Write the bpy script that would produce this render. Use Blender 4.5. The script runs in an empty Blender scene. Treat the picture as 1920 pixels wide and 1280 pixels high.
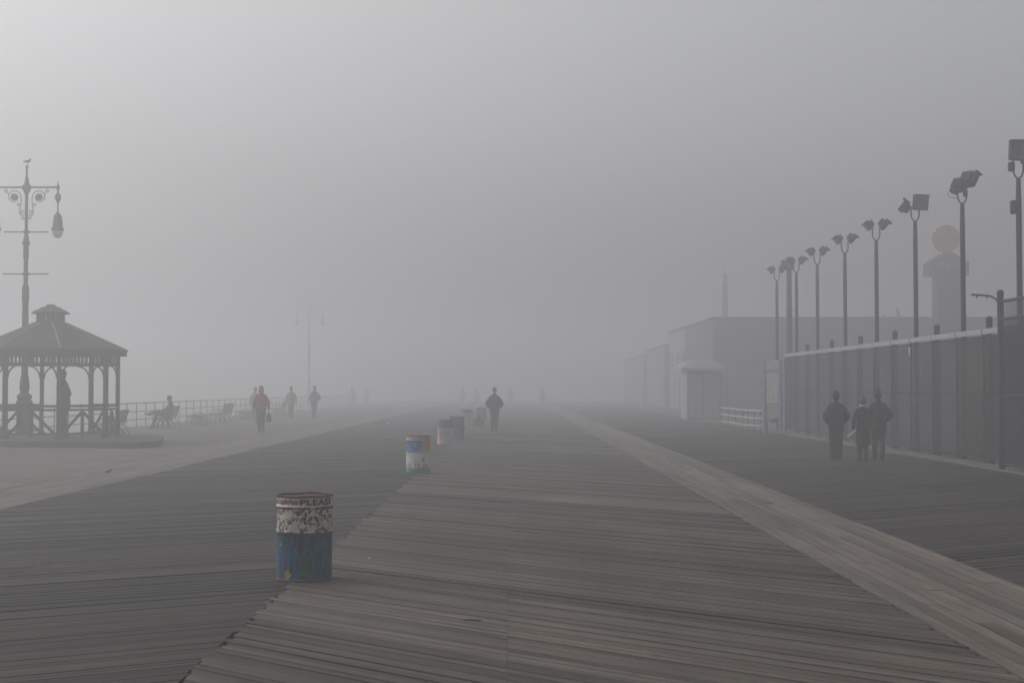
import bpy, math, random
from mathutils import Vector, Matrix
random.seed(7)
R = math.radians
S = bpy.context.scene
COL = S.collection

# ------------------------------------------------------------------ camera, sky, sun, exposure
cam = bpy.data.objects.new('camera', bpy.data.cameras.new('camera'))
COL.objects.link(cam)
cam.location = (0, 0, 1.75)
cam.rotation_euler = (R(90 + 1.89), 0, 0)
cam.data.lens = 50
cam.data.sensor_width = 36
cam.data.clip_start = 0.1
cam.data.clip_end = 2000
S.camera = cam

SUN_EL, SUN_AZ = 48.0, -66.0           # azimuth measured from +Y, negative = to the left
world = bpy.data.worlds.new('World')
S.world = world
world.use_nodes = True
nt = world.node_tree
bg = nt.nodes['Background']
sky = nt.nodes.new('ShaderNodeTexSky')
sky.sky_type = 'NISHITA'
sky.sun_disc = False
sky.sun_elevation = R(SUN_EL)
sky.sun_rotation = R(SUN_AZ)
sky.air_density = 1.0
sky.dust_density = 8.0
sky.ozone_density = 1.0
hs = nt.nodes.new('ShaderNodeHueSaturation')
hs.inputs['Saturation'].default_value = 0.12
nt.links.new(sky.outputs[0], hs.inputs['Color'])
nt.links.new(hs.outputs[0], bg.inputs['Color'])
bg.inputs['Strength'].default_value = 0.150

sl = bpy.data.lights.new('sun', 'SUN')
sl.energy = 0.18
sl.angle = R(14)
sl.color = (1.0, 0.97, 0.93)
sun = bpy.data.objects.new('sun', sl)
COL.objects.link(sun)
az, el = R(SUN_AZ), R(SUN_EL)
sdir = Vector((math.sin(az) * math.cos(el), math.cos(az) * math.cos(el), math.sin(el)))
sun.rotation_euler = sdir.to_track_quat('Z', 'Y').to_euler()

vs = S.view_settings
vs.view_transform = 'Standard'
vs.look = 'None'
vs.exposure = 0.04
vs.gamma = 1
S.cycles.volume_bounces = 2
S.cycles.max_bounces = 6
S.cycles.diffuse_bounces = 3
S.cycles.transparent_max_bounces = 12

# ------------------------------------------------------------------ helpers
F = 2667.0


def V(*a):
    return Vector(a)


class MB:
    """collects shapes; build() links them as ONE mesh object"""

    def __init__(s):
        s.v, s.f, s.m = [], [], []
        s.mi = 0

    def add(s, vs_, fs):
        o = len(s.v)
        s.v += [tuple(p) for p in vs_]
        s.f += [tuple(i + o for i in f) for f in fs]
        s.m += [s.mi] * len(fs)

    def box(s, c, d, rz=0.0, mtx=None, bev=0.0):
        x, y, z = d[0] / 2, d[1] / 2, d[2] / 2
        b = min(bev, x * .45, y * .45, z * .45)
        if b > 0:
            pts = []
            for zz, k in ((-z, b), (-z + b, 0), (z - b, 0), (z, b)):
                for px, py in ((-x, -y), (x, -y), (x, y), (-x, y)):
                    sx, sy = (1 if px > 0 else -1), (1 if py > 0 else -1)
                    a1 = (px - sx * (k + b), py - sy * k)
                    a2 = (px - sx * k, py - sy * (k + b))
                    if sx * sy > 0:
                        a1, a2 = a2, a1
                    pts += [(a1[0], a1[1], zz), (a2[0], a2[1], zz)]
            fs = [tuple(range(7, -1, -1)), tuple(range(24, 32))]
            for r in range(3):
                for i in range(8):
                    j = (i + 1) % 8
                    fs.append((r * 8 + i, r * 8 + j, r * 8 + 8 + j, r * 8 + 8 + i))
        else:
            pts = [(-x, -y, -z), (x, -y, -z), (x, y, -z), (-x, y, -z), (-x, -y, z), (x, -y, z), (x, y, z), (-x, y, z)]
            fs = [(3, 2, 1, 0), (4, 5, 6, 7), (0, 1, 5, 4), (1, 2, 6, 5), (2, 3, 7, 6), (3, 0, 4, 7)]
        M = mtx if mtx is not None else Matrix.Rotation(rz, 4, 'Z')
        c = Vector(c)
        s.add([(M @ Vector(p)) + c for p in pts], fs)
        return s

    def tube(s, p0, p1, r0, r1=None, n=10):
        return s.path([p0, p1], [r0, r0 if r1 is None else r1], n)

    def path(s, pts, r, n=8, closed=False, ell=None):
        pts = [Vector(p) for p in pts]
        m = len(pts)
        rs = r if isinstance(r, (list, tuple)) else [r] * m
        vs_, prev = [], None
        for i, p in enumerate(pts):
            if closed:
                t = pts[(i + 1) % m] - pts[i - 1]
            else:
                t = pts[min(i + 1, m - 1)] - pts[max(i - 1, 0)]
            t.normalize()
            a = prev - t * prev.dot(t) if prev is not None else (V(1, 0, 0) if abs(t.x) < .8 else V(0, 1, 0))
            a = a - t * a.dot(t)
            a.normalize()
            prev = a
            b = t.cross(a)
            for k in range(n):
                q = 2 * math.pi * k / n
                vs_.append(p + a * math.cos(q) * rs[i] + b * math.sin(q) * rs[i])
        fs = []
        for i in range(m if closed else m - 1):
            j = (i + 1) % m
            for k in range(n):
                l = (k + 1) % n
                fs.append((i * n + k, i * n + l, j * n + l, j * n + k))
        if not closed:
            fs.append(tuple(range(n - 1, -1, -1)))
            fs.append(tuple(range((m - 1) * n, m * n)))
        s.add(vs_, fs)
        return s

    def lathe(s, prof, c=(0, 0, 0), n=24, rot=0.0):
        """prof: (radius, z) from bottom to top"""
        c = Vector(c)
        vs_, fs = [], []
        for r, z in prof:
            for k in range(n):
                q = 2 * math.pi * k / n + rot
                vs_.append(c + V(r * math.cos(q), r * math.sin(q), z))
        m = len(prof)
        for i in range(m - 1):
            for k in range(n):
                l = (k + 1) % n
                fs.append((i * n + k, i * n + l, (i + 1) * n + l, (i + 1) * n + k))
        if prof[0][0] > 1e-5:
            fs.append(tuple(range(n - 1, -1, -1)))
        if prof[-1][0] > 1e-5:
            fs.append(tuple(range((m - 1) * n, m * n)))
        s.add(vs_, fs)
        return s

    def prism(s, poly, z0, z1):
        n = len(poly)
        vs_ = [(x, y, z0) for x, y in poly] + [(x, y, z1) for x, y in poly]
        fs = [tuple(range(n - 1, -1, -1)), tuple(range(n, 2 * n))]
        for i in range(n):
            j = (i + 1) % n
            fs.append((i, j, n + j, n + i))
        s.add(vs_, fs)
        return s

    def loft(s, secs, side=(1, 0, 0), n=12):
        """secs: (P, rx along side, ry); rounded closed ends"""
        P = [Vector(q[0]) for q in secs]
        side = Vector(side)
        rings = []
        for i, q in enumerate(secs):
            t = (P[min(i + 1, len(P) - 1)] - P[max(i - 1, 0)]).normalized()
            a = (side - t * side.dot(t)).normalized()
            b = t.cross(a)
            if i == 0:
                for k, c in ((.8, .55), (.45, .86)):
                    rings.append((P[0] - t * k * min(q[1], q[2]) * 1.0, a, b, q[1] * c, q[2] * c))
                rings.reverse()
                rings = [(P[0] - t * min(q[1], q[2]) * .8, a, b, q[1] * .5, q[2] * .5), (P[0] - t * min(q[1], q[2]) * .45, a, b, q[1] * .87, q[2] * .87)]
            rings.append((P[i], a, b, q[1], q[2]))
            if i == len(secs) - 1:
                rings.append((P[i] + t * min(q[1], q[2]) * .45, a, b, q[1] * .87, q[2] * .87))
                rings.append((P[i] + t * min(q[1], q[2]) * .8, a, b, q[1] * .5, q[2] * .5))
        vs_, fs = [], []
        for p, a, b, ra, rb in rings:
            for k in range(n):
                w = 2 * math.pi * k / n
                vs_.append(p + a * ra * math.cos(w) + b * rb * math.sin(w))
        m = len(rings)
        for i in range(m - 1):
            for k in range(n):
                l = (k + 1) % n
                fs.append((i * n + k, i * n + l, (i + 1) * n + l, (i + 1) * n + k))
        fs.append(tuple(range(n - 1, -1, -1)))
        fs.append(tuple(range((m - 1) * n, m * n)))
        s.add(vs_, fs)
        return s

    def ball(s, c, r, n=12, m=8, d=(1, 1, 1)):
        c = Vector(c)
        prof = [(max(1e-4, math.cos(-math.pi / 2 + math.pi * i / m)) * r, math.sin(-math.pi / 2 + math.pi * i / m) * r) for i in range(m + 1)]
        vs_, fs = [], []
        for rr, z in prof:
            for k in range(n):
                q = 2 * math.pi * k / n
                vs_.append(c + V(rr * math.cos(q) * d[0], rr * math.sin(q) * d[1], z * d[2]))
        for i in range(m):
            for k in range(n):
                l = (k + 1) % n
                fs.append((i * n + k, i * n + l, (i + 1) * n + l, (i + 1) * n + k))
        fs.append(tuple(range(n - 1, -1, -1)))
        fs.append(tuple(range(m * n, (m + 1) * n)))
        s.add(vs_, fs)
        return s

    def mesh(s, name):
        me = bpy.data.meshes.new(name)
        me.from_pydata(s.v, [], s.f)
        return me

    def build(s, name, mat, parent=None, smooth=False, remesh=0, loc=None, label=None):
        me = s.mesh(name)
        mats = mat if isinstance(mat, (list, tuple)) else [mat]
        if remesh:
            me = voxel(me, remesh)
            smooth = True
        for m_ in mats:
            me.materials.append(m_)
        if not remesh:
            me.polygons.foreach_set('material_index', s.m)
        me.update()
        if smooth:
            me.polygons.foreach_set('use_smooth', [True] * len(me.polygons))
            if smooth != True:
                me.set_sharp_from_angle(angle=R(smooth))
        o = bpy.data.objects.new(name, me)
        COL.objects.link(o)
        if parent is not None:
            o.parent = parent
        if loc is not None:
            o.location = loc
        if label:
            o['label'] = label
        return o


def voxel(me, size):
    o = bpy.data.objects.new('tmp', me)
    COL.objects.link(o)
    m = o.modifiers.new('r', 'REMESH')
    m.mode = 'VOXEL'
    m.voxel_size = size
    k = o.modifiers.new('s', 'SMOOTH')
    k.factor = .5
    k.iterations = 4
    dg = bpy.context.evaluated_depsgraph_get()
    dg.update()
    out = bpy.data.meshes.new_from_object(o.evaluated_get(dg))
    bpy.data.objects.remove(o)
    bpy.data.meshes.remove(me)
    return out


def thing(name, label, cat, loc=(0, 0, 0), rz=0.0, group=None):
    o = bpy.data.objects.new(name, None)
    o.empty_display_size = .3
    COL.objects.link(o)
    o.location = loc
    o.rotation_euler = (0, 0, rz)
    o['label'] = label
    o['category'] = cat
    if group:
        o['group'] = group
    return o


def tag(o, label, cat, group=None):
    o['label'] = label
    o['category'] = cat
    if group:
        o['group'] = group
    return o


def struct(o):
    o['kind'] = 'structure'
    return o


def dup(root, loc, rz, label):
    kids = {}
    for o in list(COL.objects):
        if o.parent is not None:
            kids.setdefault(o.parent, []).append(o)

    def cp(o, par):
        c = o.copy()
        COL.objects.link(c)
        c.parent = par
        for ch in kids.get(o, []):
            cp(ch, c)
        return c
    r = cp(root, None)
    r.location = loc
    r.rotation_euler = (0, 0, rz)
    r['label'] = label
    return r


def setlabels(d):
    pass


# ------------------------------------------------------------------ materials
class NT:
    def __init__(s, name):
        s.mat = bpy.data.materials.new(name)
        s.mat.use_nodes = True
        s.t = s.mat.node_tree
        s.b = s.t.nodes['Principled BSDF']
        s.out = s.t.nodes['Material Output']
        s.b.inputs['Specular IOR Level'].default_value = .12

    def n(s, typ, **kw):
        nd = s.t.nodes.new(typ)
        for k, v in kw.items():
            if k in nd.inputs:
                s.set(nd.inputs[k], v)
            else:
                setattr(nd, k, v)
        return nd

    def set(s, inp, v):
        if isinstance(v, bpy.types.NodeSocket):
            s.t.links.new(v, inp)
        else:
            inp.default_value = v

    def coord(s, kind='Object', scale=(1, 1, 1)):
        c = s.n('ShaderNodeTexCoord')
        m = s.n('ShaderNodeMapping')
        s.set(m.inputs['Vector'], c.outputs[kind])
        m.inputs['Scale'].default_value = scale
        return m.outputs[0]

    def noise(s, vec, scale, detail=4, rough=.55):
        nd = s.n('ShaderNodeTexNoise', Scale=scale, Detail=detail, Roughness=rough)
        s.set(nd.inputs['Vector'], vec)
        return nd.outputs[0]

    def ramp(s, f, stops):
        r = s.n('ShaderNodeValToRGB')
        e = r.color_ramp.elements
        while len(e) < len(stops):
            e.new(.5)
        for i, (p, c) in enumerate(stops):
            e[i].position = p
            e[i].color = (*c, 1) if len(c) == 3 else c
        s.set(r.inputs[0], f)
        return r.outputs[0]

    def mix(s, f, a, b, mode='MIX'):
        m = s.n('ShaderNodeMix', data_type='RGBA', blend_type=mode)
        s.set(m.inputs[0], f)
        for i, q in ((6, a), (7, b)):
            s.set(m.inputs[i], (*q, 1) if isinstance(q, tuple) and len(q) == 3 else q)
        return m.outputs[2]

    def math(s, op, a, b=0.0, c=None):
        m = s.n('ShaderNodeMath', operation=op)
        s.set(m.inputs[0], a)
        s.set(m.inputs[1], b)
        if c is not None:
            s.set(m.inputs[2], c)
        return m.outputs[0]

    def bump(s, h, strength=.4, dist=.01):
        b = s.n('ShaderNodeBump', Strength=strength, Distance=dist)
        s.set(b.inputs['Height'], h)
        s.set(s.b.inputs['Normal'], b.outputs[0])

    def thr(s, f, lo, hi):
        m = s.n('ShaderNodeMapRange')
        s.set(m.inputs[0], f)
        m.inputs[1].default_value = lo
        m.inputs[2].default_value = hi
        return m.outputs[0]


def plain(name, c, rough=.7, var=.25, scale=6, metal=0, stretch=(1, 1, 1), bump=.2):
    k = NT(name)
    co = k.coord('Object', stretch)
    f = k.noise(co, scale, 5, .6)
    a = tuple(max(0, x * (1 - var)) for x in c)
    b = tuple(min(1, x * (1 + var)) for x in c)
    k.set(k.b.inputs['Base Color'], k.ramp(f, [(.3, a), (.7, b)]))
    k.b.inputs['Roughness'].default_value = rough
    k.b.inputs['Metallic'].default_value = metal
    if bump:
        k.bump(k.noise(co, scale * 4, 4), bump, .004)
    return k.mat


def wood_deck(name, base, contrast=.45, rough=.75):
    """boards: UV in metres along / across the board, per-face attribute 'board' in 0..1"""
    k = NT(name)
    at = k.n('ShaderNodeAttribute', attribute_name='board').outputs['Fac']
    at2 = k.n('ShaderNodeAttribute', attribute_name='board2').outputs['Fac']
    uv = k.n('ShaderNodeUVMap', uv_map='board_uv').outputs[0]
    mp = k.n('ShaderNodeMapping')
    k.set(mp.inputs['Vector'], uv)
    mp.inputs['Scale'].default_value = (.55, 60, 1)
    grain = k.noise(mp.outputs[0], 1.0, 6, .65)
    obj = k.coord('Object')
    mp2 = k.n('ShaderNodeMapping')
    k.set(mp2.inputs['Vector'], uv)
    mp2.inputs['Scale'].default_value = (.7, 9, 1)
    wear = k.noise(mp2.outputs[0], 1.0, 3, .5)
    at = k.math('POWER', at, 1.4)
    blot = k.noise(obj, .35, 4, .6)
    blot2 = k.noise(obj, 1.7, 4, .65)
    val = k.math('MULTIPLY_ADD', at, contrast * 2, 1 - contrast)
    val = k.math('MULTIPLY', val, k.math('MULTIPLY_ADD', grain, 1.5, .25))
    val = k.math('MULTIPLY', val, k.math('MULTIPLY_ADD', wear, 1.1, .45))
    val = k.math('MULTIPLY', val, k.math('MULTIPLY_ADD', blot, .8, .6))
    val = k.math('MULTIPLY', val, k.math('MULTIPLY_ADD', blot2, .5, .75))
    path = k.noise(k.coord('Object', (1.3, .10, 1)), 1.0, 3, .5)
    val = k.math('MULTIPLY', val, k.math('MULTIPLY_ADD', path, .6, .7))
    spots = k.thr(k.noise(obj, 7.0, 3, .5), .66, .70)
    val = k.math('MULTIPLY', val, k.math('MULTIPLY_ADD', spots, -.35, 1.0))
    pale = k.thr(k.noise(k.coord('Object', (1, 1, 1)), 11.0, 2, .4), .72, .74)
    val = k.math('MULTIPLY', val, k.math('MULTIPLY_ADD', pale, .6, 1.0))
    warm = k.mix(at2, tuple(base[i] * (1.04, 1.0, .95)[i] for i in range(3)), tuple(base[i] * (.99, 1.0, 1.01)[i] for i in range(3)))
    vm = k.n('ShaderNodeVectorMath', operation='SCALE')
    k.set(vm.inputs[0], warm)
    k.set(vm.inputs['Scale'], val)
    k.set(k.b.inputs['Base Color'], vm.outputs[0])
    k.b.inputs['Roughness'].default_value = rough
    k.bump(grain, .5, .004)
    return k.mat


deck_dark = wood_deck('deck_wood_dark', (.027, .0222, .0196), .46)
deck_mid = wood_deck('deck_wood_mid', (.060, .0515, .044), .42)
deck_band = wood_deck('deck_wood_band', (.086, .075, .065), .26)
deck_pale = wood_deck('deck_wood_pale', (.100, .088, .079), .22)
deck_darkr = wood_deck('deck_wood_dark_right', (.028, .0232, .0214), .40)

# ------------------------------------------------------------------ ground and boardwalk
SAND = plain('sand', (.30, .27, .22), .95, .3, .8)
SAND_SHADED = plain('shaded_deck_sand', (.06, .055, .05), .95, .3, .8)  # darkened sand sheet, shade below the board gaps put into its colour
g = MB()
g.add([(-190, -35, -.45), (190, -35, -.45), (190, 390, -.45), (-190, 390, -.45)], [(0, 1, 2, 3)])
struct(g.build('ground', SAND))
g = MB()
g.add([(-17.6, -20, -.30), (10.35, -20, -.30), (10.35, 200, -.30), (-17.6, 200, -.30)], [(0, 1, 2, 3)])
struct(g.build('ground', SAND_SHADED))


def boards(x0, x1, y0, y1, ang, mat, w=.086, gap=.004, jag=0.012, zr=.003, splits=(), z=0.0, lift_jag=True, th=.045):
    """boards at angle ang (degrees from +Y, positive towards +X), trimmed to x0..x1"""
    vs_, fs, bo, bo2, uvs = [], [], [], [], []
    rnd = random.Random(int(abs(x0 * 131 + ang * 7)))

    def quad(p, zc, tilt, val, val2, uvq):
        o = len(vs_)
        for (x, y), dz in zip(p, tilt):
            vs_.append((x, y, zc + dz))
        for (x, y), dz in zip(p, tilt):
            vs_.append((x, y, zc - th))
        fq = [(o, o + 1, o + 2, o + 3)]
        for i in range(4):
            j = (i + 1) % 4
            fq.append((o + j, o + i, o + 4 + i, o + 4 + j))
        for f in fq:
            fs.append(f)
            bo.append(val)
            bo2.append(val2)
        uvs.extend(uvq)
        for i in range(4):
            j = (i + 1) % 4
            uvs.extend([uvq[j], uvq[i], uvq[i], uvq[j]])
    if ang == 0:
        x = x0
        while x + w * .5 < x1:
            y = y0 + rnd.uniform(-3, 0)
            while y < y1:
                L = rnd.choice((2.4, 3.6, 4.8))
                zc = z + rnd.uniform(-zr, zr)
                a, b = x, min(x + w - gap, x1)
                t = [rnd.uniform(-.0015, .0015) for _ in range(4)]
                p = [(a, y), (b, y), (b, y + L - .008), (a, y + L - .008)]
                off = rnd.uniform(0, 50)
                quad(p, zc, t, rnd.random(), rnd.random(), [(y + off, 0 + off), (y + off, w + off), (y + L + off, w + off), (y + L + off, off)])
                y += L
            x += w
    else:
        a = R(ang)
        d = (math.sin(a), math.cos(a))
        n = (math.cos(a), -math.sin(a))
        cuts = [x0] + list(splits) + [x1]
        cs = [x * n[0] + y * n[1] for x in (x0, x1) for y in (y0, y1)]
        c = min(cs)
        run = .5
        while c < max(cs):
            base_v = rnd.random()
            base_z = rnd.uniform(-zr, zr)
            run = rnd.random() if rnd.random() < .3 else run
            for i in range(len(cuts) - 1):
                xa, xb = cuts[i] + .001, cuts[i + 1] - .001
                ja = rnd.uniform(-jag, jag) if i == 0 else 0
                jb = rnd.uniform(-jag, jag) if i == len(cuts) - 2 else 0
                c1 = c + w - gap
                P = []
                for cc, xx, jj in ((c, xa, ja), (c, xb, jb), (c1, xb, jb), (c1, xa, ja)):
                    u = (xx - cc * n[0]) / d[0]
                    u += jj * (1 if d[0] > 0 else -1)
                    P.append((cc * n[0] + u * d[0], cc * n[1] + u * d[1], u))
                if min(q[1] for q in P) > y1 or max(q[1] for q in P) < y0:
                    continue
                zc = z + base_z + rnd.uniform(-.001, .001)
                t = [rnd.uniform(-.0015, .0015) for _ in range(4)]
                off = rnd.uniform(0, 50)
                uvq = [(P[0][2] + off, off), (P[1][2] + off, off), (P[2][2] + off, off + w), (P[3][2] + off, off + w)]
                pp = [(q[0], q[1]) for q in P]
                area = sum(pp[k][0] * pp[(k + 1) % 4][1] - pp[(k + 1) % 4][0] * pp[k][1] for k in range(4))
                if area < 0:
                    pp.reverse()
                    uvq.reverse()
                val = min(1, max(0, .5 + (base_v - .5) * .55 + (rnd.random() - .5) * .2 + (run - .5) * .6))
                quad(pp, zc, t, val, rnd.random(), uvq)
            c += w
    me = bpy.data.meshes.new('boardwalk')
    me.from_pydata(vs_, [], fs)
    uvl = me.uv_layers.new(name='board_uv')
    uvl.data.foreach_set('uv', [q for u in uvs for q in u])
    A = me.attributes.new('board', 'FLOAT', 'FACE')
    A.data.foreach_set('value', bo)
    B = me.attributes.new('board2', 'FLOAT', 'FACE')
    B.data.foreach_set('value', bo2)
    me.materials.append(mat)
    o = bpy.data.objects.new('boardwalk', me)
    COL.objects.link(o)
    struct(o)
    return o


boards(-17.5, -9.1, 2, 190, -52, deck_pale, splits=(-13.3,))
boards(-9.1, -7.4, 2, 190, 0, deck_pale, w=.1308, gap=.008)
boards(-7.4, -1.98, 0, 190, 60, deck_dark, splits=(-4.7,), jag=.03)
boards(-1.98, 3.08, 0, 190, -48.5, deck_mid, splits=(-.03,), jag=.05, zr=.006, z=.004)
boards(3.08, 4.5, 0, 190, 0, deck_band, w=.129, gap=.010, zr=.004, z=.010)
boards(4.5, 10.32, 0, 190, 57, deck_darkr, splits=(7.4,))
KERB = plain('kerb_concrete', (.085, .078, .07), .9, .2, 3)
k_ = MB().box((10.62, 95, -.16), (.6, 190, .40), bev=.02)
struct(k_.build('kerb', KERB))
PAVE = plain('yard_asphalt', (.07, .07, .072), .9, .3, 2)
g = MB()
g.add([(10.93, 0, .004), (70, 0, .004), (70, 190, .004), (10.93, 190, .004)], [(0, 1, 2, 3)])
struct(g.build('pavement', PAVE))


# ------------------------------------------------------------------ shared materials
IRON = plain('dark_iron', (.030, .028, .028), .6, .3, 12, .3)
IRON_RED = plain('lamp_iron', (.045, .036, .036), .6, .3, 12, .2)
GALV = plain('galvanised_steel', (.10, .10, .105), .5, .2, 8, .5)
GAZ = plain('stained_timber', (.045, .034, .031), .8, .3, 5, 0, (1, 1, 6))
GAZ_FLOOR = plain('platform_timber', (.06, .056, .052), .85, .25, 4)
SHING = plain('cedar_shingle', (.055, .042, .037), .9, .45, 9)
CAPM = plain('ridge_timber', (.17, .14, .125), .85, .2, 8)
WHITE = plain('white_paint', (.42, .42, .42), .6, .12, 6)
PALE = plain('pale_plaque', (.45, .47, .48), .6, .1, 6)
GLASS_BOWL = plain('lamp_glass', (.55, .50, .40), .25, .08, 5, bump=0)
BLACKPLASTIC = plain('black_fixture', (.022, .022, .024), .5, .2, 8)


# ------------------------------------------------------------------ gazebo
def gazebo():
    t = thing('gazebo', 'octagonal dark timber gazebo with shingled roof and small cupola', 'gazebo', (-15.0, 46.2, 0), R(18))
    cr, sr = math.cos(R(-18)), math.sin(R(-18))
    th = [R(-83 + 45 * k) for k in range(8)]
    P = [(math.cos(a), math.sin(a)) for a in th]
    fl = .19
    # platform
    m = MB()
    m.prism([(x * cr - y * sr, x * sr + y * cr) for x, y in ((-3.6, -3.1), (1.2, -4.0), (4.15, -4.72), (4.45, -3.45), (3.4, 1.2), (1.5, 2.8), (-2, 2.8), (-3.6, 1.2))], .0, fl)
    m.build('platform', GAZ_FLOOR, t)
    # posts
    for c, s_ in P:
        m = MB().box((2.15 * c, 2.15 * s_, (fl + 2.85) / 2), (.125, .125, 2.85 - fl), math.atan2(s_, c), bev=.008)
        m.box((2.15 * c, 2.15 * s_, fl + .06), (.19, .19, .12), math.atan2(s_, c), bev=.01)
        m.build('post', GAZ, t)
    for k in range(8):
        a, b = V(*P[k], 0) * 2.15, V(*P[(k + 1) % 8], 0) * 2.15
        d = (b - a)
        L = d.length
        d.normalize()
        rz = math.atan2(d.y, d.x)
        mid = (a + b) / 2
        # frieze
        m = MB()
        m.box((mid.x, mid.y, 2.88), (L - .15, .10, .12), rz)
        m.box((mid.x, mid.y, 2.525), (L - .15, .07, .07), rz)
        ns = 11
        for i in range(ns):
            q = a + d * (.12 + (L - .24) * (i + .5) / ns)
            m.box((q.x, q.y, 2.69), (.060, .03, .26), rz)
        fr = m.build('frieze', GAZ, t)
        # brackets
        for p0, sg in ((a, 1), (b, -1)):
            pts = []
            for i in range(7):
                w = i / 6 * math.pi / 2
                pts.append(p0 + d * sg * (.07 + .40 * (1 - math.cos(w))) + V(0, 0, 2.08 + .42 * math.sin(w)))
            MB().path(pts, .028, 6).build('bracket', GAZ, t)
        # railing panel; the side at the back right is the entrance
        if k == 3:
            continue
        m = MB()
        m.box((mid.x, mid.y, 1.20), (L - .15, .09, .08), rz, bev=.006)
        m.box((mid.x, mid.y, 1.08), (L - .15, .04, .07), rz)
        m.box((mid.x, mid.y, .34), (L - .15, .05, .06), rz)
        m.box((mid.x, mid.y, (.19 + 1.08) / 2), (.09, .055, .89), rz)
        for sg in (-1, 1):
            p1 = mid + V(0, 0, 1.03)
            p2 = mid + d * sg * (L / 2 - .08) + V(0, 0, .30)
            dd = p2 - p1
            x = dd.normalized()
            y = V(0, 0, 1).cross(d).normalized()
            M = Matrix((x, y, x.cross(y))).transposed().to_4x4()
            m.box((p1 + p2) / 2, (dd.length, .045, .085), mtx=M)
        m.build('railing_panel', GAZ, t)
        if k == 1:
            out = V(mid.x, mid.y, 0).normalized()
            MB().box((mid.x + out.x * .07, mid.y + out.y * .07, 2.72), (.66, .02, .30), rz).build('plaque', PALE, t)
    # roof: overlapping shingle courses
    m = MB()
    n = 13
    R0, Z0, R1, Z1 = 2.46, 2.97, .44, 3.86
    for i in range(n):
        a0, a1 = i / n, (i + 1) / n
        ro, zo = R0 + (R1 - R0) * a0, Z0 + (Z1 - Z0) * a0
        ri, zi = R0 + (R1 - R0) * a1, Z0 + (Z1 - Z0) * a1
        vs_ = []
        for rr, zz in ((ro + .02, zo - .012), (ro + .02, zo + .034), (ri, zi + .012), (ri, zi - .03)):
            vs_ += [(rr * c, rr * s_, zz) for c, s_ in P]
        fs = []
        for r_ in range(3):
            for k in range(8):
                l = (k + 1) % 8
                fs.append((r_ * 8 + k, r_ * 8 + l, r_ * 8 + 8 + l, r_ * 8 + 8 + k))
        for k in range(8):
            l = (k + 1) % 8
            fs.append((l, k, 24 + k, 24 + l))
        m.add(vs_, fs)
    roof = m.build('roof', SHING, t)
    for c, s_ in P:
        MB().path([V(c * 2.46, s_ * 2.46, 3.0), V(c * .46, s_ * .46, 3.89)], .032, 6).build('ridge_cap', CAPM, roof)
    m = MB()
    for k in range(8):
        a, b = V(*P[k], 0) * 2.42, V(*P[(k + 1) % 8], 0) * 2.42
        d = b - a
        mid = (a + b) / 2
        m.box((mid.x, mid.y, 2.885), (d.length - .01, .035, .16), math.atan2(d.y, d.x))
    m.build('fascia', GAZ, roof)
    # cupola
    m = MB()
    m.lathe([(.48, 3.80), (.48, 3.90), (.44, 3.91), (.44, 3.96)], n=8, rot=th[0])
    for k in range(8):
        c, s_ = P[k]
        m.box((.41 * c, .41 * s_, 4.05), (.07, .07, .22), math.atan2(s_, c))
    m.lathe([(.45, 4.13), (.45, 4.18)], n=8, rot=th[0])
    cup = m.build('cupola', GAZ, t)
    for k in range(8):
        a, b = V(*P[k], 0) * .40, V(*P[(k + 1) % 8], 0) * .40
        m = MB()
        for i in range(3):
            q = a + (b - a) * (i + 1) / 4
            m.box((q.x, q.y, 4.045), (.045, .02, .18), math.atan2((b - a).y, (b - a).x))
        m.build('louvre', GAZ, cup)
    MB().lathe([(.60, 4.165), (.61, 4.20), (.45, 4.30), (.43, 4.29), (.30, 4.385), (.28, 4.375), (.16, 4.43), (.14, 4.45), (.13, 4.475), (.01, 4.48)], n=8, rot=th[0]).build('cupola_roof', SHING, cup)


gazebo()


# ------------------------------------------------------------------ ornate lamp posts
def spiral(c, r0, r1, a0, turns, n=40):
    return [c + V(math.cos(a0 + turns * 2 * math.pi * i / n), 0, math.sin(a0 + turns * 2 * math.pi * i / n)) * (r0 + (r1 - r0) * i / n) for i in range(n + 1)]


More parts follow.
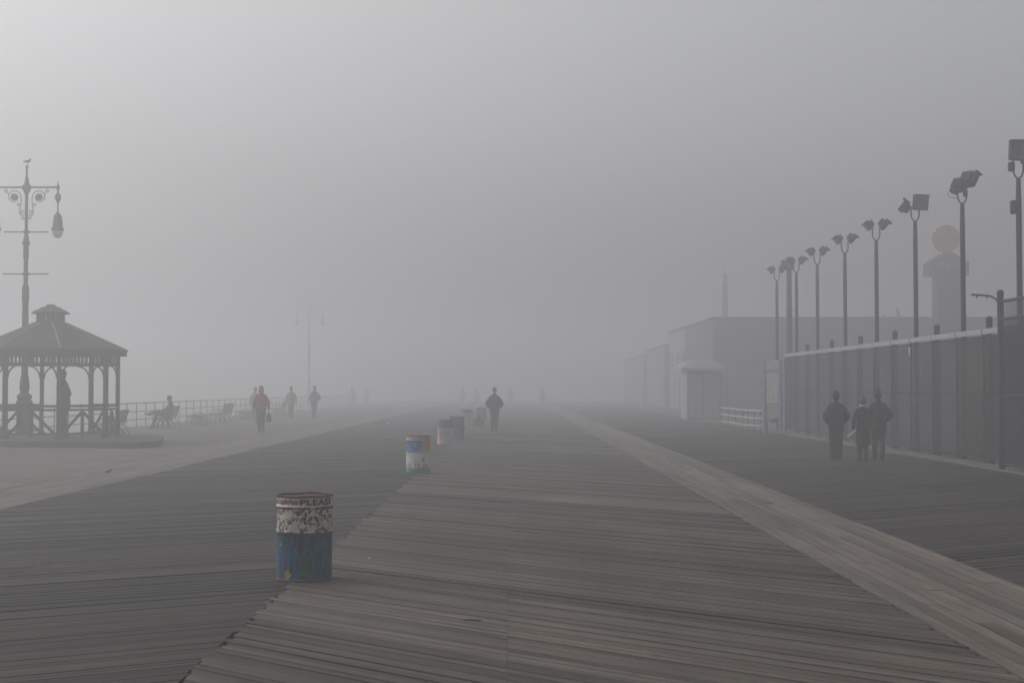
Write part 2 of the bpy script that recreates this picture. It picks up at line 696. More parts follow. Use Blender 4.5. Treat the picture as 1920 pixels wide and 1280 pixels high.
def lamp_post(loc, label, IRON_RED=IRON_RED):
    t = thing('street_lamp', label, 'street lamp', loc, 0, 'ornate lamp posts along the seaward railing')
    m = MB()
    m.lathe([(.30, 0), (.30, .12), (.27, .16), (.26, 1.15), (.28, 1.2), (.28, 1.3), (.22, 1.36), (.25, 1.44), (.26, 1.50), (.16, 1.58)], n=16)
    m.build('base', IRON_RED, t, smooth=35)
    m = MB()
    m.lathe([(.15, 1.56), (.14, 1.66), (.165, 1.72), (.165, 1.95), (.13, 2.1), (.14, 2.16), (.115, 2.2), (.11, 3.3), (.105, 4.75), (.125, 4.80), (.125, 4.88), (.12, 5.0), (.12, 5.2), (.10, 5.32),
             (.075, 5.36), (.075, 6.25), (.10, 6.30), (.10, 6.36), (.09, 6.4), (.095, 6.72), (.15, 6.80), (.10, 6.86), (.09, 7.0), (.055, 7.08), (.055, 8.45), (.08, 8.55), (.16, 8.70), (.16, 8.78), (.09, 8.86), (.07, 9.0),
             (.035, 9.12), (.03, 9.38), (.05, 9.42), (.05, 9.47), (.005, 9.53)], n=16)
    m.build('pole', IRON_RED, t, smooth=35)
    for z, hw in ((7.18, .74), (5.72, .76)):
        m = MB().tube((-hw, 0, z), (hw, 0, z), .022, n=8)
        m.ball((-hw, 0, z), .034, 8, 6).ball((hw, 0, z), .034, 8, 6)
        m.lathe([(.09, z - .05), (.13, z - .02), (.13, z + .02), (.09, z + .05)], n=12)
        m.build('banner_arm', IRON_RED, t, smooth=40)
    m = MB().tube((-1.12, 0, 8.74), (1.12, 0, 8.74), .034, n=10)
    m.build('cross_arm', IRON_RED, t, smooth=40)
    for sg in (-1, 1):
        m = MB()
        # big S scroll
        big = spiral(V(.44, 0, 8.40), .245, .10, R(180), -1.3, 48)
        stem = [V(.075, 0, 7.78), V(.16, 0, 7.74), V(.235, 0, 7.80), V(.235, 0, 7.95), V(.20, 0, 8.15), V(.188, 0, 8.28)]
        pts = stem + big
        m.path([V(p.x * sg, p.y, p.z) for p in pts], .016, 6)
        m.ball((.44 * sg, 0, 8.40), .125, 12, 8, (1, .35, 1))
        for c, r0, a0, tr in ((V(.14, 0, 7.88), .075, -90, 1.6), (V(.11, 0, 7.66), .055, 90, -1.5), (V(.27, 0, 8.13), .06, 90, -1.5), (V(.72, 0, 8.62), .07, 200, 1.5)):
            m.path([V(p.x * sg, p.y, p.z) for p in spiral(c, r0, .02, R(a0), tr, 26)], .011, 5)
        m.path([V(p.x * sg, p.y, p.z) for p in (V(.62, 0, 8.45), V(.66, 0, 8.56), V(.72, 0, 8.69))], .013, 5)
        m.build('scroll', IRON_RED, t, smooth=True)
        x = 1.09 * sg
        m = MB()
        m.lathe([(.005, 8.98), (.018, 8.90), (.03, 8.82), (.06, 8.76), (.06, 8.70), (.03, 8.62), (.03, 8.56), (.09, 8.46), (.11, 8.38), (.09, 8.30), (.04, 8.22), (.026, 8.15), (.024, 7.92), (.04, 7.86), (.13, 7.76), (.15, 7.64), (.17, 7.36), (.215, 7.30), (.215, 7.24), (.19, 7.23)][::-1], (x, 0, 0), 16)
        lu = m.build('luminaire', IRON_RED, t, smooth=35)
        MB().lathe([(.01, 6.96), (.09, 6.985), (.155, 7.06), (.185, 7.18), (.19, 7.235)], (x, 0, 0), 16).build('glass_bowl', GLASS_BOWL, lu, smooth=True)
    return t


lamp0 = lamp_post((-16.89, 49.3, 0), 'ornate twin arm lamp post rising behind the gazebo with a bird on top')
lamp1 = lamp_post((-16.85, 118, 0), 'faint twin arm lamp post in the fog behind the standing walkers on the left', plain('fog_paled_lamp_paint', (.62, .61, .60), .7, .2, 12))  # same kind of lamp, its colour lightened to paint in fading by fog


def bird(loc, rz, label, sc=1.0):
    m = MB()
    m.loft([((0, -.13, .095), .012, .008), ((0, -.06, .105), .035, .03), ((0, .02, .12), .05, .05), ((0, .07, .14), .04, .045), ((0, .095, .18), .024, .028), ((0, .10, .205), .024, .026)], n=10)
    m.loft([((0, .115, .203), .008, .008), ((0, .15, .196), .003, .003)], n=6)
    for sg in (-1, 1):
        m.path([V(.018 * sg, .02, .09), V(.018 * sg, .015, .03), V(.018 * sg, .02, .004)], .004, 5)
        m.path([V(.018 * sg, -.005, .004), V(.018 * sg, .045, .004)], .004, 5)
        m.loft([((.042 * sg, .05, .13), .010, .028), ((.045 * sg, -.03, .12), .010, .03), ((.03 * sg, -.13, .10), .006, .010)], n=8)
    m.v = [tuple(q * sc for q in p) for p in m.v]
    o = m.build('bird', FEATHER, None, smooth=True)
    o.location = loc
    o.rotation_euler = (0, 0, rz)
    tag(o, label, 'bird')
    return o


FEATHER = plain('grey_feather', (.07, .07, .075), .8, .4, 20)
bird((-16.89, 49.3, 9.52), R(-60), 'small bird perched on the finial of the ornate lamp post', 1.05)
bird((-8.21, 29.0, .006), R(-75), 'tiny dark bird standing on the pale boards at left', .5)


# ------------------------------------------------------------------ seaward railing
def sea_railing():
    t = thing('railing', 'long three rail grey pipe railing along the seaward edge', 'railing', (-17.3, 40, 0))
    y0, y1, sp = -8, 120, 1.68
    for z in (1.07, .69, .32):
        MB().tube((0, y0, z), (0, y1, z), .024, n=8).build('rail', GALV, t, smooth=40)
    n = int((y1 - y0) / sp)
    for i in range(n + 1):
        y = y0 + i * sp
        m = MB().tube((0, y, -.02), (0, y, 1.07), .026, n=8).ball((0, y, 1.085), .036, 8, 6)
        m.lathe([(.06, -.01), (.06, .015), (.03, .02)], (0, y, 0), 10)
        m.build('post', GALV, t, smooth=40)


sea_railing()


# ------------------------------------------------------------------ benches
SLAT = plain('bench_slat', (.085, .07, .06), .8, .3, 6)


def bench(loc, rz, label, back=True, L=1.9):
    t = thing('park_bench' if back else 'backless_bench', label, 'bench', loc, rz, 'iron hoop benches along the seaward side')
    m = MB()
    w0, w1 = (-.38, .22) if back else (-.36, .36)
    ns = 7
    for i in range(ns):
        x = w0 + (w1 - w0) * (i + .5) / ns
        z = .445 + (.05 * ((x - (w0 + w1) / 2) / .33) ** 2)
        m.box((x, 0, z), ((w1 - w0) / ns - .012, L, .028), bev=.004)
    m.build('seat', SLAT, t)
    if back:
        m = MB()
        for i in range(6):
            z = .56 + i * .078
            x = .235 + (z - .45) * .33
            M = Matrix.Rotation(R(-71), 4, 'Y')
            m.box((x, 0, z), (.066, L, .024), mtx=Matrix.Rotation(R(18), 4, 'Y') @ Matrix.Rotation(R(90), 4, 'Y'), bev=.004)
        m.build('backrest', SLAT, t)
    for y in (-L / 2 + .08, 0, L / 2 - .08):
        m = MB()

        def arc(x0, x1, h, zb=0.0, n=12, r=.018):
            m.path([V(x0 + (x1 - x0) * i / n, y, zb + h * math.sin(math.pi * i / n) ** .6) for i in range(n + 1)], r, 6)
        if back:
            arc(-.40, -.06, .36)
            arc(-.14, .24, .36)
            m.path([V(.46, y, .0), V(.40, y, .20), V(.26, y, .38), V(.25, y, .50), V(.42, y, 1.0)], .018, 6)
            m.path([V(-.42, y, .47), V(-.30, y, .38), V(0, y, .40), V(.26, y, .43)], .018, 6)
        else:
            arc(-.44, -.10, .36)
            arc(-.17, .17, .36)
            arc(.10, .44, .36)
            m.path([V(-.42, y, .50), V(-.34, y, .42), V(0, y, .40), V(.34, y, .42), V(.42, y, .50)], .018, 6)
        m.build('leg', IRON, t, smooth=True)
        m = MB()
        if back:
            m.path([V(-.36 + .0 * i, y, .47) for i in range(1)] + [V(-.08 + .28 * math.cos(R(180 - i * 12)), y, .47 + .24 * math.sin(R(i * 12))) for i in range(13)] + [V(.24, y, .60)], .014, 6)
            m.build('armrest', IRON, t, smooth=True)
        elif y == 0:
            m.path([V(.20 * math.cos(R(180 - i * 15)), y, .46 + .16 * math.sin(R(i * 15))) for i in range(13)], .014, 6)
            m.build('armrest', IRON, t, smooth=True)
    return t


b1 = bench((-15.10, 62.0, 0), 0, 'iron hoop bench with a person sitting on it')
b2 = bench((-14.78, 67.2, 0), 0, 'low backless bench between the occupied bench and an empty high backed one', back=False)
dup(b1, (-14.80, 72.6, 0), R(-4), 'empty high backed bench just left of the walker in red')
dup(b2, (-14.75, 79.0, 0), 0, 'fainter backless bench directly behind the walker in red')
dup(b1, (-14.7, 90.0, 0), 0, 'very faint bench between the walker in red and the pink jacketed walker')
dup(b1, (-14.2, 50.6, 0), R(5), 'iron hoop bench seen through the gazebo railing')


# ------------------------------------------------------------------ drums used as litter bins
def drum_mat(kind):
    k = NT('drum_paint_' + kind)
    co = k.coord('Object')
    sep = k.n('ShaderNodeSeparateXYZ')
    k.set(sep.inputs[0], co)
    X, Y, Z = sep.outputs
    th_ = k.math('ARCTAN2', Y, X)
    rust = (.05, .02, .015)
    rustn = k.noise(co, 16, 6, .7)
    fine = k.noise(co, 60, 4, .6)
    if kind == 'blue':
        wn = k.noise(co, 9, 5, .6)
        white = k.mix(k.thr(wn, .35, .65), (.50, .50, .45), (.36, .35, .31))
        # chips
        cv = k.coord('Object', (32, 32, 25))
        vor = k.n('ShaderNodeTexNoise', Scale=1.0, Detail=5, Roughness=.65, Distortion=.6)
        k.set(vor.inputs['Vector'], cv)
        chips = k.thr(vor.outputs[0], .49, .52)
        big = k.thr(k.noise(co, 7.5, 3, .5), .36, .44)
        chips = k.math('MULTIPLY', k.math('MULTIPLY', chips, big), k.thr(Z, .680, .672))
        white = k.mix(k.thr(k.noise(co, 30, 4), .58, .68), white, (.25, .12, .075))
        white = k.mix(chips, white, k.mix(k.thr(fine, .4, .6), (.030, .022, .020), (.075, .018, .016)))
        # yellow spots in the white zone
        ys = k.thr(k.noise(k.coord('Object', (7, 7, 6)), 1.3, 3, .5), .66, .69)
        white = k.mix(ys, white, (.40, .22, .03))
        # blue zone with vertical streaks
        st = k.noise(k.coord('Object', (16, 16, 2.6)), 1.3, 5, .6)
        blue = k.ramp(st, [(.30, (.03, .010, .05)), (.40, (.003, .016, .055)), (.47, (.001, .034, .085)), (.53, (.001, .095, .15)), (.58, (.002, .026, .07)), (.70, (.006, .014, .035))])
        gr = k.thr(k.noise(k.coord('Object', (11, 11, 3.5)), 1.1, 4, .55), .56, .64)
        blue = k.mix(gr, blue, (.004, .055, .02))
        pu = k.thr(k.noise(k.coord('Object', (9, 9, 6)), 1.7, 4, .6), .58, .66)
        blue = k.mix(pu, blue, (.06, .012, .030))
        yb = k.thr(k.noise(k.coord('Object', (10, 10, 8)), 1.15, 2, .4), .67, .69)
        blue = k.mix(k.math('MULTIPLY', yb, .35), blue, (.12, .10, .02))
        lo = k.thr(k.math('ADD', Z, k.math('MULTIPLY', k.math('SUBTRACT', wn, .5), .02)), .431, .435)
        col = k.mix(lo, blue, white)
        # rust at bottom edge, ribs and rim
        rb = k.math('MULTIPLY', k.thr(Z, .035, .012), k.thr(rustn, .38, .55))
        col = k.mix(rb, col, (.16, .075, .04))
        for zc in (.432, .663, .77):
            d = k.math('ABSOLUTE', k.math('SUBTRACT', Z, zc))
            q = k.math('MULTIPLY', k.thr(d, .016, .004), k.thr(rustn, .36, .50))
            col = k.mix(q, col, (.07, .03, .024))
    elif kind == 'flower':
        lowr = k.mix(k.thr(k.noise(co, 7, 4), .4, .6), (.50, .50, .50), (.40, .41, .42))
        blue = k.mix(k.thr(k.noise(k.coord('Object', (9, 9, 16)), 1.2, 3), .45, .6), (.03, .13, .33), (.08, .20, .38))
        oran = k.mix(k.thr(k.noise(co, 14, 3), .45, .6), (.36, .22, .10), (.40, .28, .18))
        up = k.mix(k.thr(th_, R(-72), R(-71)), blue, oran)
        cream = k.mix(k.thr(k.noise(co, 9, 3), .4, .6), (.42, .36, .30), (.36, .22, .16))
        col = k.mix(k.thr(Z, .434, .437), lowr, up)
        col = k.mix(k.thr(Z, .672, .676), col, cream)
        gz = k.math('MULTIPLY_ADD', k.noise(k.coord('Object', (18, 18, 1)), 1, 3), .05, .075)
        grass = k.thr(k.math('SUBTRACT', gz, Z), -.002, .002)
        col = k.mix(grass, col, (.03, .15, .07))
    elif kind == 'pink':
        up = (.10, .16, .24)
        lowr = k.mix(k.thr(k.noise(co, 6, 3), .47, .53), (.40, .36, .40), (.26, .30, .40))
        lowr = k.mix(k.thr(k.noise(co, 8.5, 2), .60, .63), lowr, (.42, .10, .12))
        col = k.mix(k.thr(Z, .50, .505), lowr, up)
    elif kind == 'purple':
        col = k.mix(k.thr(k.noise(co, 5, 4), .4, .6), (.075, .055, .075), (.11, .075, .09))
    else:
        lowr = k.mix(k.thr(k.noise(co, 6, 3), .45, .55), (.26, .26, .27), (.20, .19, .20))
        col = k.mix(k.thr(Z, .66, .665), lowr, (.08, .09, .10))
    if kind != 'blue':
        q = k.thr(rustn, .60, .68)
        col = k.mix(k.math('MULTIPLY', q, .7), col, (.13, .06, .04))
    # inside: bare rusty dark steel
    rad = k.math('SQRT', k.math('ADD', k.math('MULTIPLY', X, X), k.math('MULTIPLY', Y, Y)))
    k.set(k.b.inputs['Base Color'], col)
    k.b.inputs['Roughness'].default_value = .62
    k.bump(k.noise(co, 40, 5, .7), .35, .004)
    return k.mat


RUST = plain('rusty_steel', (.075, .036, .028), .85, .45, 22)
DRUM_R = .252


def drum(loc, kind, label, rz=0.0, h=.78, tilt=0.0):
    t = thing('litter_drum', label, 'litter bin', loc, rz, 'painted steel drums used as litter bins')
    r = DRUM_R
    prof = [(r - .006, 0), (r + .004, .004), (r + .005, .016), (r - .001, .024)]

    def rib(z, s_=.010):
        return [(r, z - .020), (r + s_ * .8, z - .010), (r + s_, z), (r + s_ * .8, z + .010), (r, z + .020)]
    prof += rib(.442, .012) + rib(.668, .011) + [(r, .752)]
    m = MB().lathe(prof[:-1] + [(r, .752)], n=64)
    # remove the closing caps so that the drum stands open
    m.f = m.f[:-1]
    m.m = m.m[:-1]
    # dents
    rnd = random.Random(hash(kind) & 7 if False else len(label))
    dents = [(rnd.uniform(0, 6.28), rnd.uniform(.1, .6), rnd.uniform(.003, .007)) for _ in range(9)]
    nv = []
    for x, y, z in m.v:
        a = math.atan2(y, x)
        k = 1.0
        for da, dz, dd in dents:
            q = math.cos(a - da)
            if q > 0:
                k -= dd / r * math.exp(-((1 - q) * 22 + ((z - dz) / .07) ** 2))
        nv.append((x * k, y * k, z))
    m.v = nv
    body = m.build('body', drum_mat(kind), t, smooth=40)
    # inner wall
    m = MB().lathe([(r - .010, .752), (r - .012, .10), (.001, .095)], n=48)
    m.f = [tuple(reversed(f)) for f in m.f[:-1]]
    m.m = m.m[:len(m.f)]
    m.build('inner_wall', RUST, t, smooth=40)
    m = MB()
    m.path([V(math.cos(i / 48 * 6.2832) * (r + .001), math.sin(i / 48 * 6.2832) * (r + .001), .765 + .003 * math.sin(i * .7)) for i in range(48)], [.0105 + .0015 * math.sin(i * 2.3) for i in range(48)], 8, closed=True)
    m.build('rim', RUST if kind in ('blue', 'purple') else CHIPPED, t, smooth=True)
    return t


CHIPPED = plain('chipped_rim', (.22, .15, .12), .7, .6, 30)
BLACKPAINT = plain('black_lettering', (.018, .018, .02), .7, .3, 20)
REDPAINT = plain('faded_red_lettering', (.20, .085, .08), .8, .3, 30)


def wrap_text(s_, size, z, a0, r, mat, parent, name, squash=1.0, weight=0.0):
    cu = bpy.data.curves.new('txt', 'FONT')
    cu.body = s_
    cu.size = size
    cu.offset = weight
    cu.space_character = 1.08
    o = bpy.data.objects.new('txt', cu)
    COL.objects.link(o)
    dg = bpy.context.evaluated_depsgraph_get()
    dg.update()
    me = bpy.data.meshes.new_from_object(o.evaluated_get(dg))
    bpy.data.objects.remove(o)
    import bmesh
    bm = bmesh.new()
    bm.from_mesh(me)
    for q in range(12):   # slice for bending
        x = q * size * .33
        bmesh.ops.bisect_plane(bm, geom=bm.verts[:] + bm.edges[:] + bm.faces[:], plane_co=(x, 0, 0), plane_no=(1, 0, 0))
    for v in bm.verts:
        x, y = v.co.x * squash, v.co.y
        a = a0 + x / r
        v.co = V(math.cos(a) * r, math.sin(a) * r, z + y)
    bm.to_mesh(me)
    bm.free()
    me.materials.clear()
    me.materials.append(mat)
    ob = bpy.data.objects.new(name, me)
    COL.objects.link(ob)
    ob.parent = parent
    return ob


def patch(m, r, a0, z0, pts):
    """flat painted shape wrapped on the drum: pts (arc metres, z)"""
    vs_ = []
    for x, z in pts:
        a = a0 + x / r
        vs_.append((math.cos(a) * r, math.sin(a) * r, z0 + z))
    m.add(vs_, [tuple(range(len(vs_)))])


# angle -90 deg faces the camera
d1 = drum((-1.905, 13.12, .006), 'blue', 'rusty white over blue litter drum lettered PLEASE, nearest of the drums')
wrap_text('PLEASE', .074, .690, R(-92), DRUM_R + .0022, BLACKPAINT, d1, 'lettering', 1.42, .003)
m = MB()
rnd = random.Random(3)
for i in range(34):
    a = -1.62 - i * .036
    h = rnd.uniform(.018, .045)
    z0 = .692 + rnd.uniform(0, .05 - h)
    w = rnd.uniform(.002, .005)
    patch(m, DRUM_R + .002, a, z0, [(-w, 0), (w, 0), (w, h), (-w, h)])
    if i % 3 == 0:
        patch(m, DRUM_R + .0024, a - .01, z0 + h * rnd.random() * .7, [(-.007, 0), (.007, 0), (.007, .005), (-.007, .005)])
m.build('faded_marks', REDPAINT, d1)
m = MB()
rr0 = DRUM_R + .0035
for x, z, q in ((-.222, .335, 1.3), (-.125, .060, 2.3), (-.25, .60, .8), (.21, .555, 1.1)):
    rnd = random.Random(int(x * 1000))
    pts = []
    for i in range(9):
        a = i / 9 * 6.2832
        r_ = .022 * q * rnd.uniform(.45, 1.25)
        pts.append((x + r_ * math.cos(a) * .8, z + r_ * math.sin(a) * 1.15))
    patch(m, rr0, R(-90), 0, pts)
m.build('yellow_paint_patches', plain('yellow_paint', (.25, .19, .015), .7, .35, 30), d1)

d2 = drum((-1.955, 29.7, .006), 'flower', 'second drum painted blue and orange above white with tulips and green grass')
FLOW = [plain('paint_' + n_, c, .7, .2, 20, bump=0) for n_, c in (('green', (.04, .16, .07)), ('yellow', (.48, .30, .10)), ('red', (.42, .07, .06)), ('violet', (.16, .08, .24)), ('pink', (.45, .18, .18)))]
m = MB()
fl_ = [(-.21, .165, 3), (-.15, .165, 1), (-.04, .165, 2), (.03, .155, 3), (.13, .25, 2), (.15, .15, 4), (.20, .14, 2), (.26, .15, 1), (-.28, .15, 2)]
rr = DRUM_R + .0015
for x, z, ci in fl_:
    a = R(-90)
    m.mi = 0
    patch(m, rr, a, 0, [(x - .004, .09), (x + .004, .09), (x + .004, z), (x - .004, z)])
    patch(m, rr + .0004, a, 0, [(x, .10), (x + .022, .125), (x + .026, .15), (x + .004, .125)])
    patch(m, rr + .0004, a, 0, [(x, .10), (x - .004, .125), (x - .026, .145), (x - .020, .12)])
    m.mi = ci
    s_ = 1.5 if z > .2 else 1.0
    patch(m, rr + .0008, a, 0, [(x - .008 * s_, z - .01), (x + .008 * s_, z - .01), (x + .022 * s_, z + .012 * s_), (x + .022 * s_, z + .042 * s_), (x + .010 * s_, z + .026 * s_), (x, z + .046 * s_), (x - .010 * s_, z + .026 * s_), (x - .022 * s_, z + .042 * s_), (x - .022 * s_, z + .012 * s_)])
m.build('painted_flowers', FLOW, d2)
m = MB()
m.mi = 0
patch(m, rr, R(-90), 0, [(-.05 + .035 * math.cos(q * .628), .575 + .035 * math.sin(q * .628)) for q in range(10)])
for x, z, w, h in ((-.14, .50, .06, .010), (-.10, .485, .05, .010), (.02, .64, .04, .012)):
    patch(m, rr, R(-90), 0, [(x - w / 2, z), (x + w / 2, z), (x + w / 2, z + h), (x - w / 2, z + h)])
m.build('painted_flower_centre', [plain('pale_blue_paint', (.26, .33, .38), .7, .1, 20, bump=0)], d2)
d3 = drum((-2.10, 44.9, .006), 'pink', 'third drum, blue topped with faded pink and pale lower half')
m = MB()
for x, z, ci in ((-.16, .36, 2), (-.13, .27, 2), (.09, .34, 4), (.13, .28, 2), (-.17, .09, 4)):
    m.mi = ci
    patch(m, rr, R(-90), 0, [(x + .045 * math.cos(q * .785), z + .045 * math.sin(q * .785)) for q in range(8)])
m.mi = 1
patch(m, rr, R(-90), 0, [(-.12, .05), (-.03, .05), (-.03, .19), (-.12, .19)])
m.build('painted_flowers', FLOW, d3)
drum((-1.90, 49.2, .006), 'purple', 'dull purple drum right behind the blue and pink one')
drum((-2.07, 65.8, .006), 'grey', 'pale grey dark rimmed drum beside the black rubbish bag')
drum((-1.55, 72.5, .006), 'purple', 'faint drum standing behind the black rubbish bag')

BAGM = plain('black_bag_plastic', (.02, .02, .022), .4, .2, 8, bump=.6)
m = MB()
m.loft([((0, 0, .05), .26, .22), ((0, 0, .2), .27, .24), ((.0, 0, .36), .20, .19), ((.01, 0, .46), .09, .09), ((.02, 0, .54), .04, .04)], n=14)
m.loft([((-.10, -.06, .06), .12, .14), ((-.12, -.05, .22), .10, .12)], n=10)
m.loft([((.12, .06, .06), .12, .14), ((.10, .05, .26), .12, .12)], n=10)
o = m.build('rubbish_bag', BAGM, None, remesh=.02)
o.location = (-1.56, 66.0, 0)
tag(o, 'black rubbish bag heaped on the boards beside a grey drum', 'bag')


# ------------------------------------------------------------------ floodlight poles in the fenced yard
def flood_head(m_parent, c, yaw, pitch, w=.36, h=.34):
    """box floodlight: housing + visor + glass; pointing direction from yaw/pitch"""
    M = Matrix.Rotation(yaw, 4, 'Z') @ Matrix.Rotation(pitch, 4, 'X')
    m = MB()
    m.box((0, 0, 0), (w, .16, h), bev=.02)
    m.box((0, -.11, -.01), (w * .7, .10, h * .7), bev=.03)
    m.box((0, .09, h * .46), (w * .98, .12, .02))
    for i in range(4):
        m.box(((i - 1.5) * w * .16, -.17, 0), (.012, .03, h * .6))
    m.v = [tuple(M @ Vector(p) + c) for p in m.v]
    o = m.build('floodlight', BLACKPLASTIC, m_parent)
    g_ = MB().box((0, .086, 0), (w * .88, .01, h * .86))
    g_.v = [tuple(M @ Vector(p) + c) for p in g_.v]
    g_.build('lens', LENS, o)
    return o


LENS = plain('floodlight_lens', (.12, .12, .13), .2, .1, 4, bump=0)


def light_pole(x, y, kind, label, top=6.55):
    t = thing('floodlight_pole', label, 'floodlight pole', (x, y, 0), 0, 'floodlight poles inside the fenced yard')
    m = MB().lathe([(.12, 0), (.12, .03), (.065, .05), (.062, top - .5), (.05, top)], n=14)
    m.build('pole', IRON, t, smooth=40)
    m = MB()
    m.path([V(-.11, 0, top + .42), V(-.11, 0, top + .16), V(-.07, 0, top + .05), V(0, 0, top), V(.07, 0, top + .05), V(.11, 0, top + .16), V(.11, 0, top + .42)], .022, 8)
    m.build('yoke', IRON, t, smooth=True)
    if kind == 'V':
        flood_head(t, V(-.25, 0, top + .46), R(85), R(-38), .34, .30)
        flood_head(t, V(.26, 0, top + .50), R(-95), R(-40), .34, .32)
    elif kind == 'L':
        flood_head(t, V(-.30, 0, top + .42), R(80), R(38), .30, .34)
        flood_head(t, V(.14, -.06, top + .52), R(200), R(-8), .44, .44)
    elif kind == 'R':
        flood_head(t, V(.16, -.05, top + .60), R(-60), R(-32), .46, .44)
        flood_head(t, V(-.05, .06, top + .46), R(-50), R(-38), .38, .38)
        MB().path([V(-.14, 0, top + .22), V(-.24, 0, top + .30), V(-.34, 0, top + .30), V(-.36, 0, top + .22), V(-.28, 0, top + .16), V(-.14, 0, top + .14)], .008, 5).build('cable', IRON, t)
        m = MB().box((-.16, 0, top + .32), (.12, .1, .16), bev=.01).box((.08, 0, top + .26), (.1, .08, .16), bev=.01)
        m.build('ballast', IRON, t)
    else:
        flood_head(t, V(.04, -.05, top + .62), R(185), R(-6), .50, .46)
        flood_head(t, V(.30, .08, top + .56), R(150), R(-6), .42, .42)
        m = MB().box((-.15, 0, top + .26), (.13, .1, .2), bev=.01)
        m.build('ballast', IRON, t)
        MB().box((-.12, 0, 5.72), (.12, .12, .30), bev=.02).build('speaker', IRON, t)
    return t


light_pole(11.12, 31.1, 'N', 'nearest floodlight pole, cut by the right edge, with a box on its shaft', 6.35)
light_pole(11.12, 35.0, 'R', 'floodlight pole whose heads tip up to the right, beside the orange disc tower', 6.3)
light_pole(11.12, 39.1, 'L', 'floodlight pole with one upright and one tilted head, left of the disc tower', 6.35)
p4 = light_pole(11.12, 43.3, 'V', 'fourth floodlight pole from the right edge, heads splayed in a V', 6.25)
for y, lb in ((47.4, 'floodlight pole splayed in a V, fifth from the right edge'), (51.7, 'sixth floodlight pole from the right edge, right of the thick mast'),
              (55.5, 'floodlight pole half hidden by the thick mast'), (59.6, 'leftmost and faintest floodlight pole, left of the thick mast')):
    dup(p4, (11.12, y, 0), 0, lb)
# thick mast with a square head
t = thing('mast', 'thick mast with a square equipment head among the floodlight poles', 'mast', (12.2, 62.5, 0))
MB().lathe([(.16, 0), (.13, 3.0), (.115, 7.05)], n=14).build('pole', IRON, t, smooth=40)
m = MB()
m.box((-.06, 0, 7.18), (.52, .4, .42), bev=.03)
m.box((.0, 0, 7.46), (.12, .1, .14))
m.box((0, 0, 7.50), (.34, .06, .03))
m.box((.22, 0, 7.35), (.1, .1, .18))
m.build('equipment_head', IRON, t)
MB().box((0, 0, 5.2), (.36, .05, .04)).build('cross_bar', IRON, t)


# ------------------------------------------------------------------ yard fence with dark screen
def screen_mat(name, opac, c):
    k = NT(name)
    co = k.coord('Object', (1, 1, 1))
    f = k.noise(co, 1.3, 4, .6)
    tr = k.n('ShaderNodeBsdfTransparent')
    mx = k.n('ShaderNodeMixShader')
    k.set(mx.inputs[0], k.math('MULTIPLY_ADD', k.noise(k.coord('Object', (1, 1.6, .35)), 1.0, 5, .65), .5, opac - .25))
    k.set(mx.inputs[1], tr.outputs[0])
    k.set(mx.inputs[2], k.b.outputs[0])
    k.set(k.out.inputs['Surface'], mx.outputs[0])
    k.b.inputs['Base Color'].default_value = (*c, 1)
    k.b.inputs['Roughness'].default_value = .9
    return k.mat


SCREEN = screen_mat('fence_screen', .52, (.028, .028, .032))
SCREEN2 = screen_mat('fence_mesh', .35, (.04, .04, .042))
BANDM = plain('fence_coping', (.27, .27, .28), .6, .15, 4)


def yard_fence():
    t = thing('screen_fence', 'tall dark screened fence with pale top band around the yard', 'fence', (10.95, 30.4, 0))
    L = 26.6
    MB().box((0, L / 2, 1.54), (.012, L, 2.84)).build('screen', SCREEN, t)
    y = .6
    m = MB()
    while y < L:
        m.box((-.03, y + .97, 3.06), (.05, 1.93, .13), bev=.006)
        y += 2.0
    m.build('top_band', BANDM, t)
    for z in (2.95, 1.62, .14):
        MB().tube((.035, 0, z), (.035, L, z), .022, n=6).build('rail', IRON, t)
    y = .6
    while y < L + .1:
        MB().tube((.0, y, 0), (.0, y, 3.05), .030, n=6).build('stay', IRON, t)
        y += 2.0
    y = 2.5
    while y < L:
        m = MB().tube((.10, y, 0), (.10, y, 3.34), .075, n=12).ball((.10, y, 3.34), .085, 12, 6)
        m.build('post', IRON, t, smooth=40)
        y += 4.05
    MB().box((-.045, 8.6, 2.76), (.02, .10, .22)).build('tag', plain('cream_tag', (.5, .45, .33), .6), t)


yard_fence()


def corner_fence():
    t = thing('corner_fence', 'taller near fence section with corner post and outreaching pipe arm at the right edge', 'fence', (10.42, 30.3, 0))
    L = 9.0
    m = MB().tube((0, 0, 0), (0, 0, 3.78), .07, n=12).ball((0, 0, 3.78), .078, 12, 6)
    m.build('post', IRON, t, smooth=40)
    for y in (-3.0, -6.0, -9.0):
        MB().tube((0, y, 0), (0, y, 3.65), .06, n=12).build('post', IRON, t, smooth=40)
    for z in (3.60, 3.22, 1.6, .15):
        MB().tube((0, 0, z), (0, -L, z), .035 if z > 3 else .025, n=8).build('rail', IRON, t, smooth=True)
    MB().box((0, -L / 2, 1.66), (.012, L - .1, 3.06)).build('screen', SCREEN, t)
    MB().box((0, -L / 2, 3.41), (.012, L - .1, .34)).build('open_mesh', SCREEN2, t)
    m = MB()
    m.path([V(-.02, 0, 3.55), V(-.10, 0, 3.66), V(-.22, 0, 3.72), V(-.62, 0, 3.75)], .022, 8)
    m.box((-.28, 0, 3.69), (.02, .02, .06)).box((-.50, 0, 3.70), (.02, .02, .06))
    m.build('arm', IRON, t)
    # return to the longer fence
    MB().box((.27, 0, 1.6), (.40, .02, 3.0)).build('return_screen', SCREEN, t)


corner_fence()

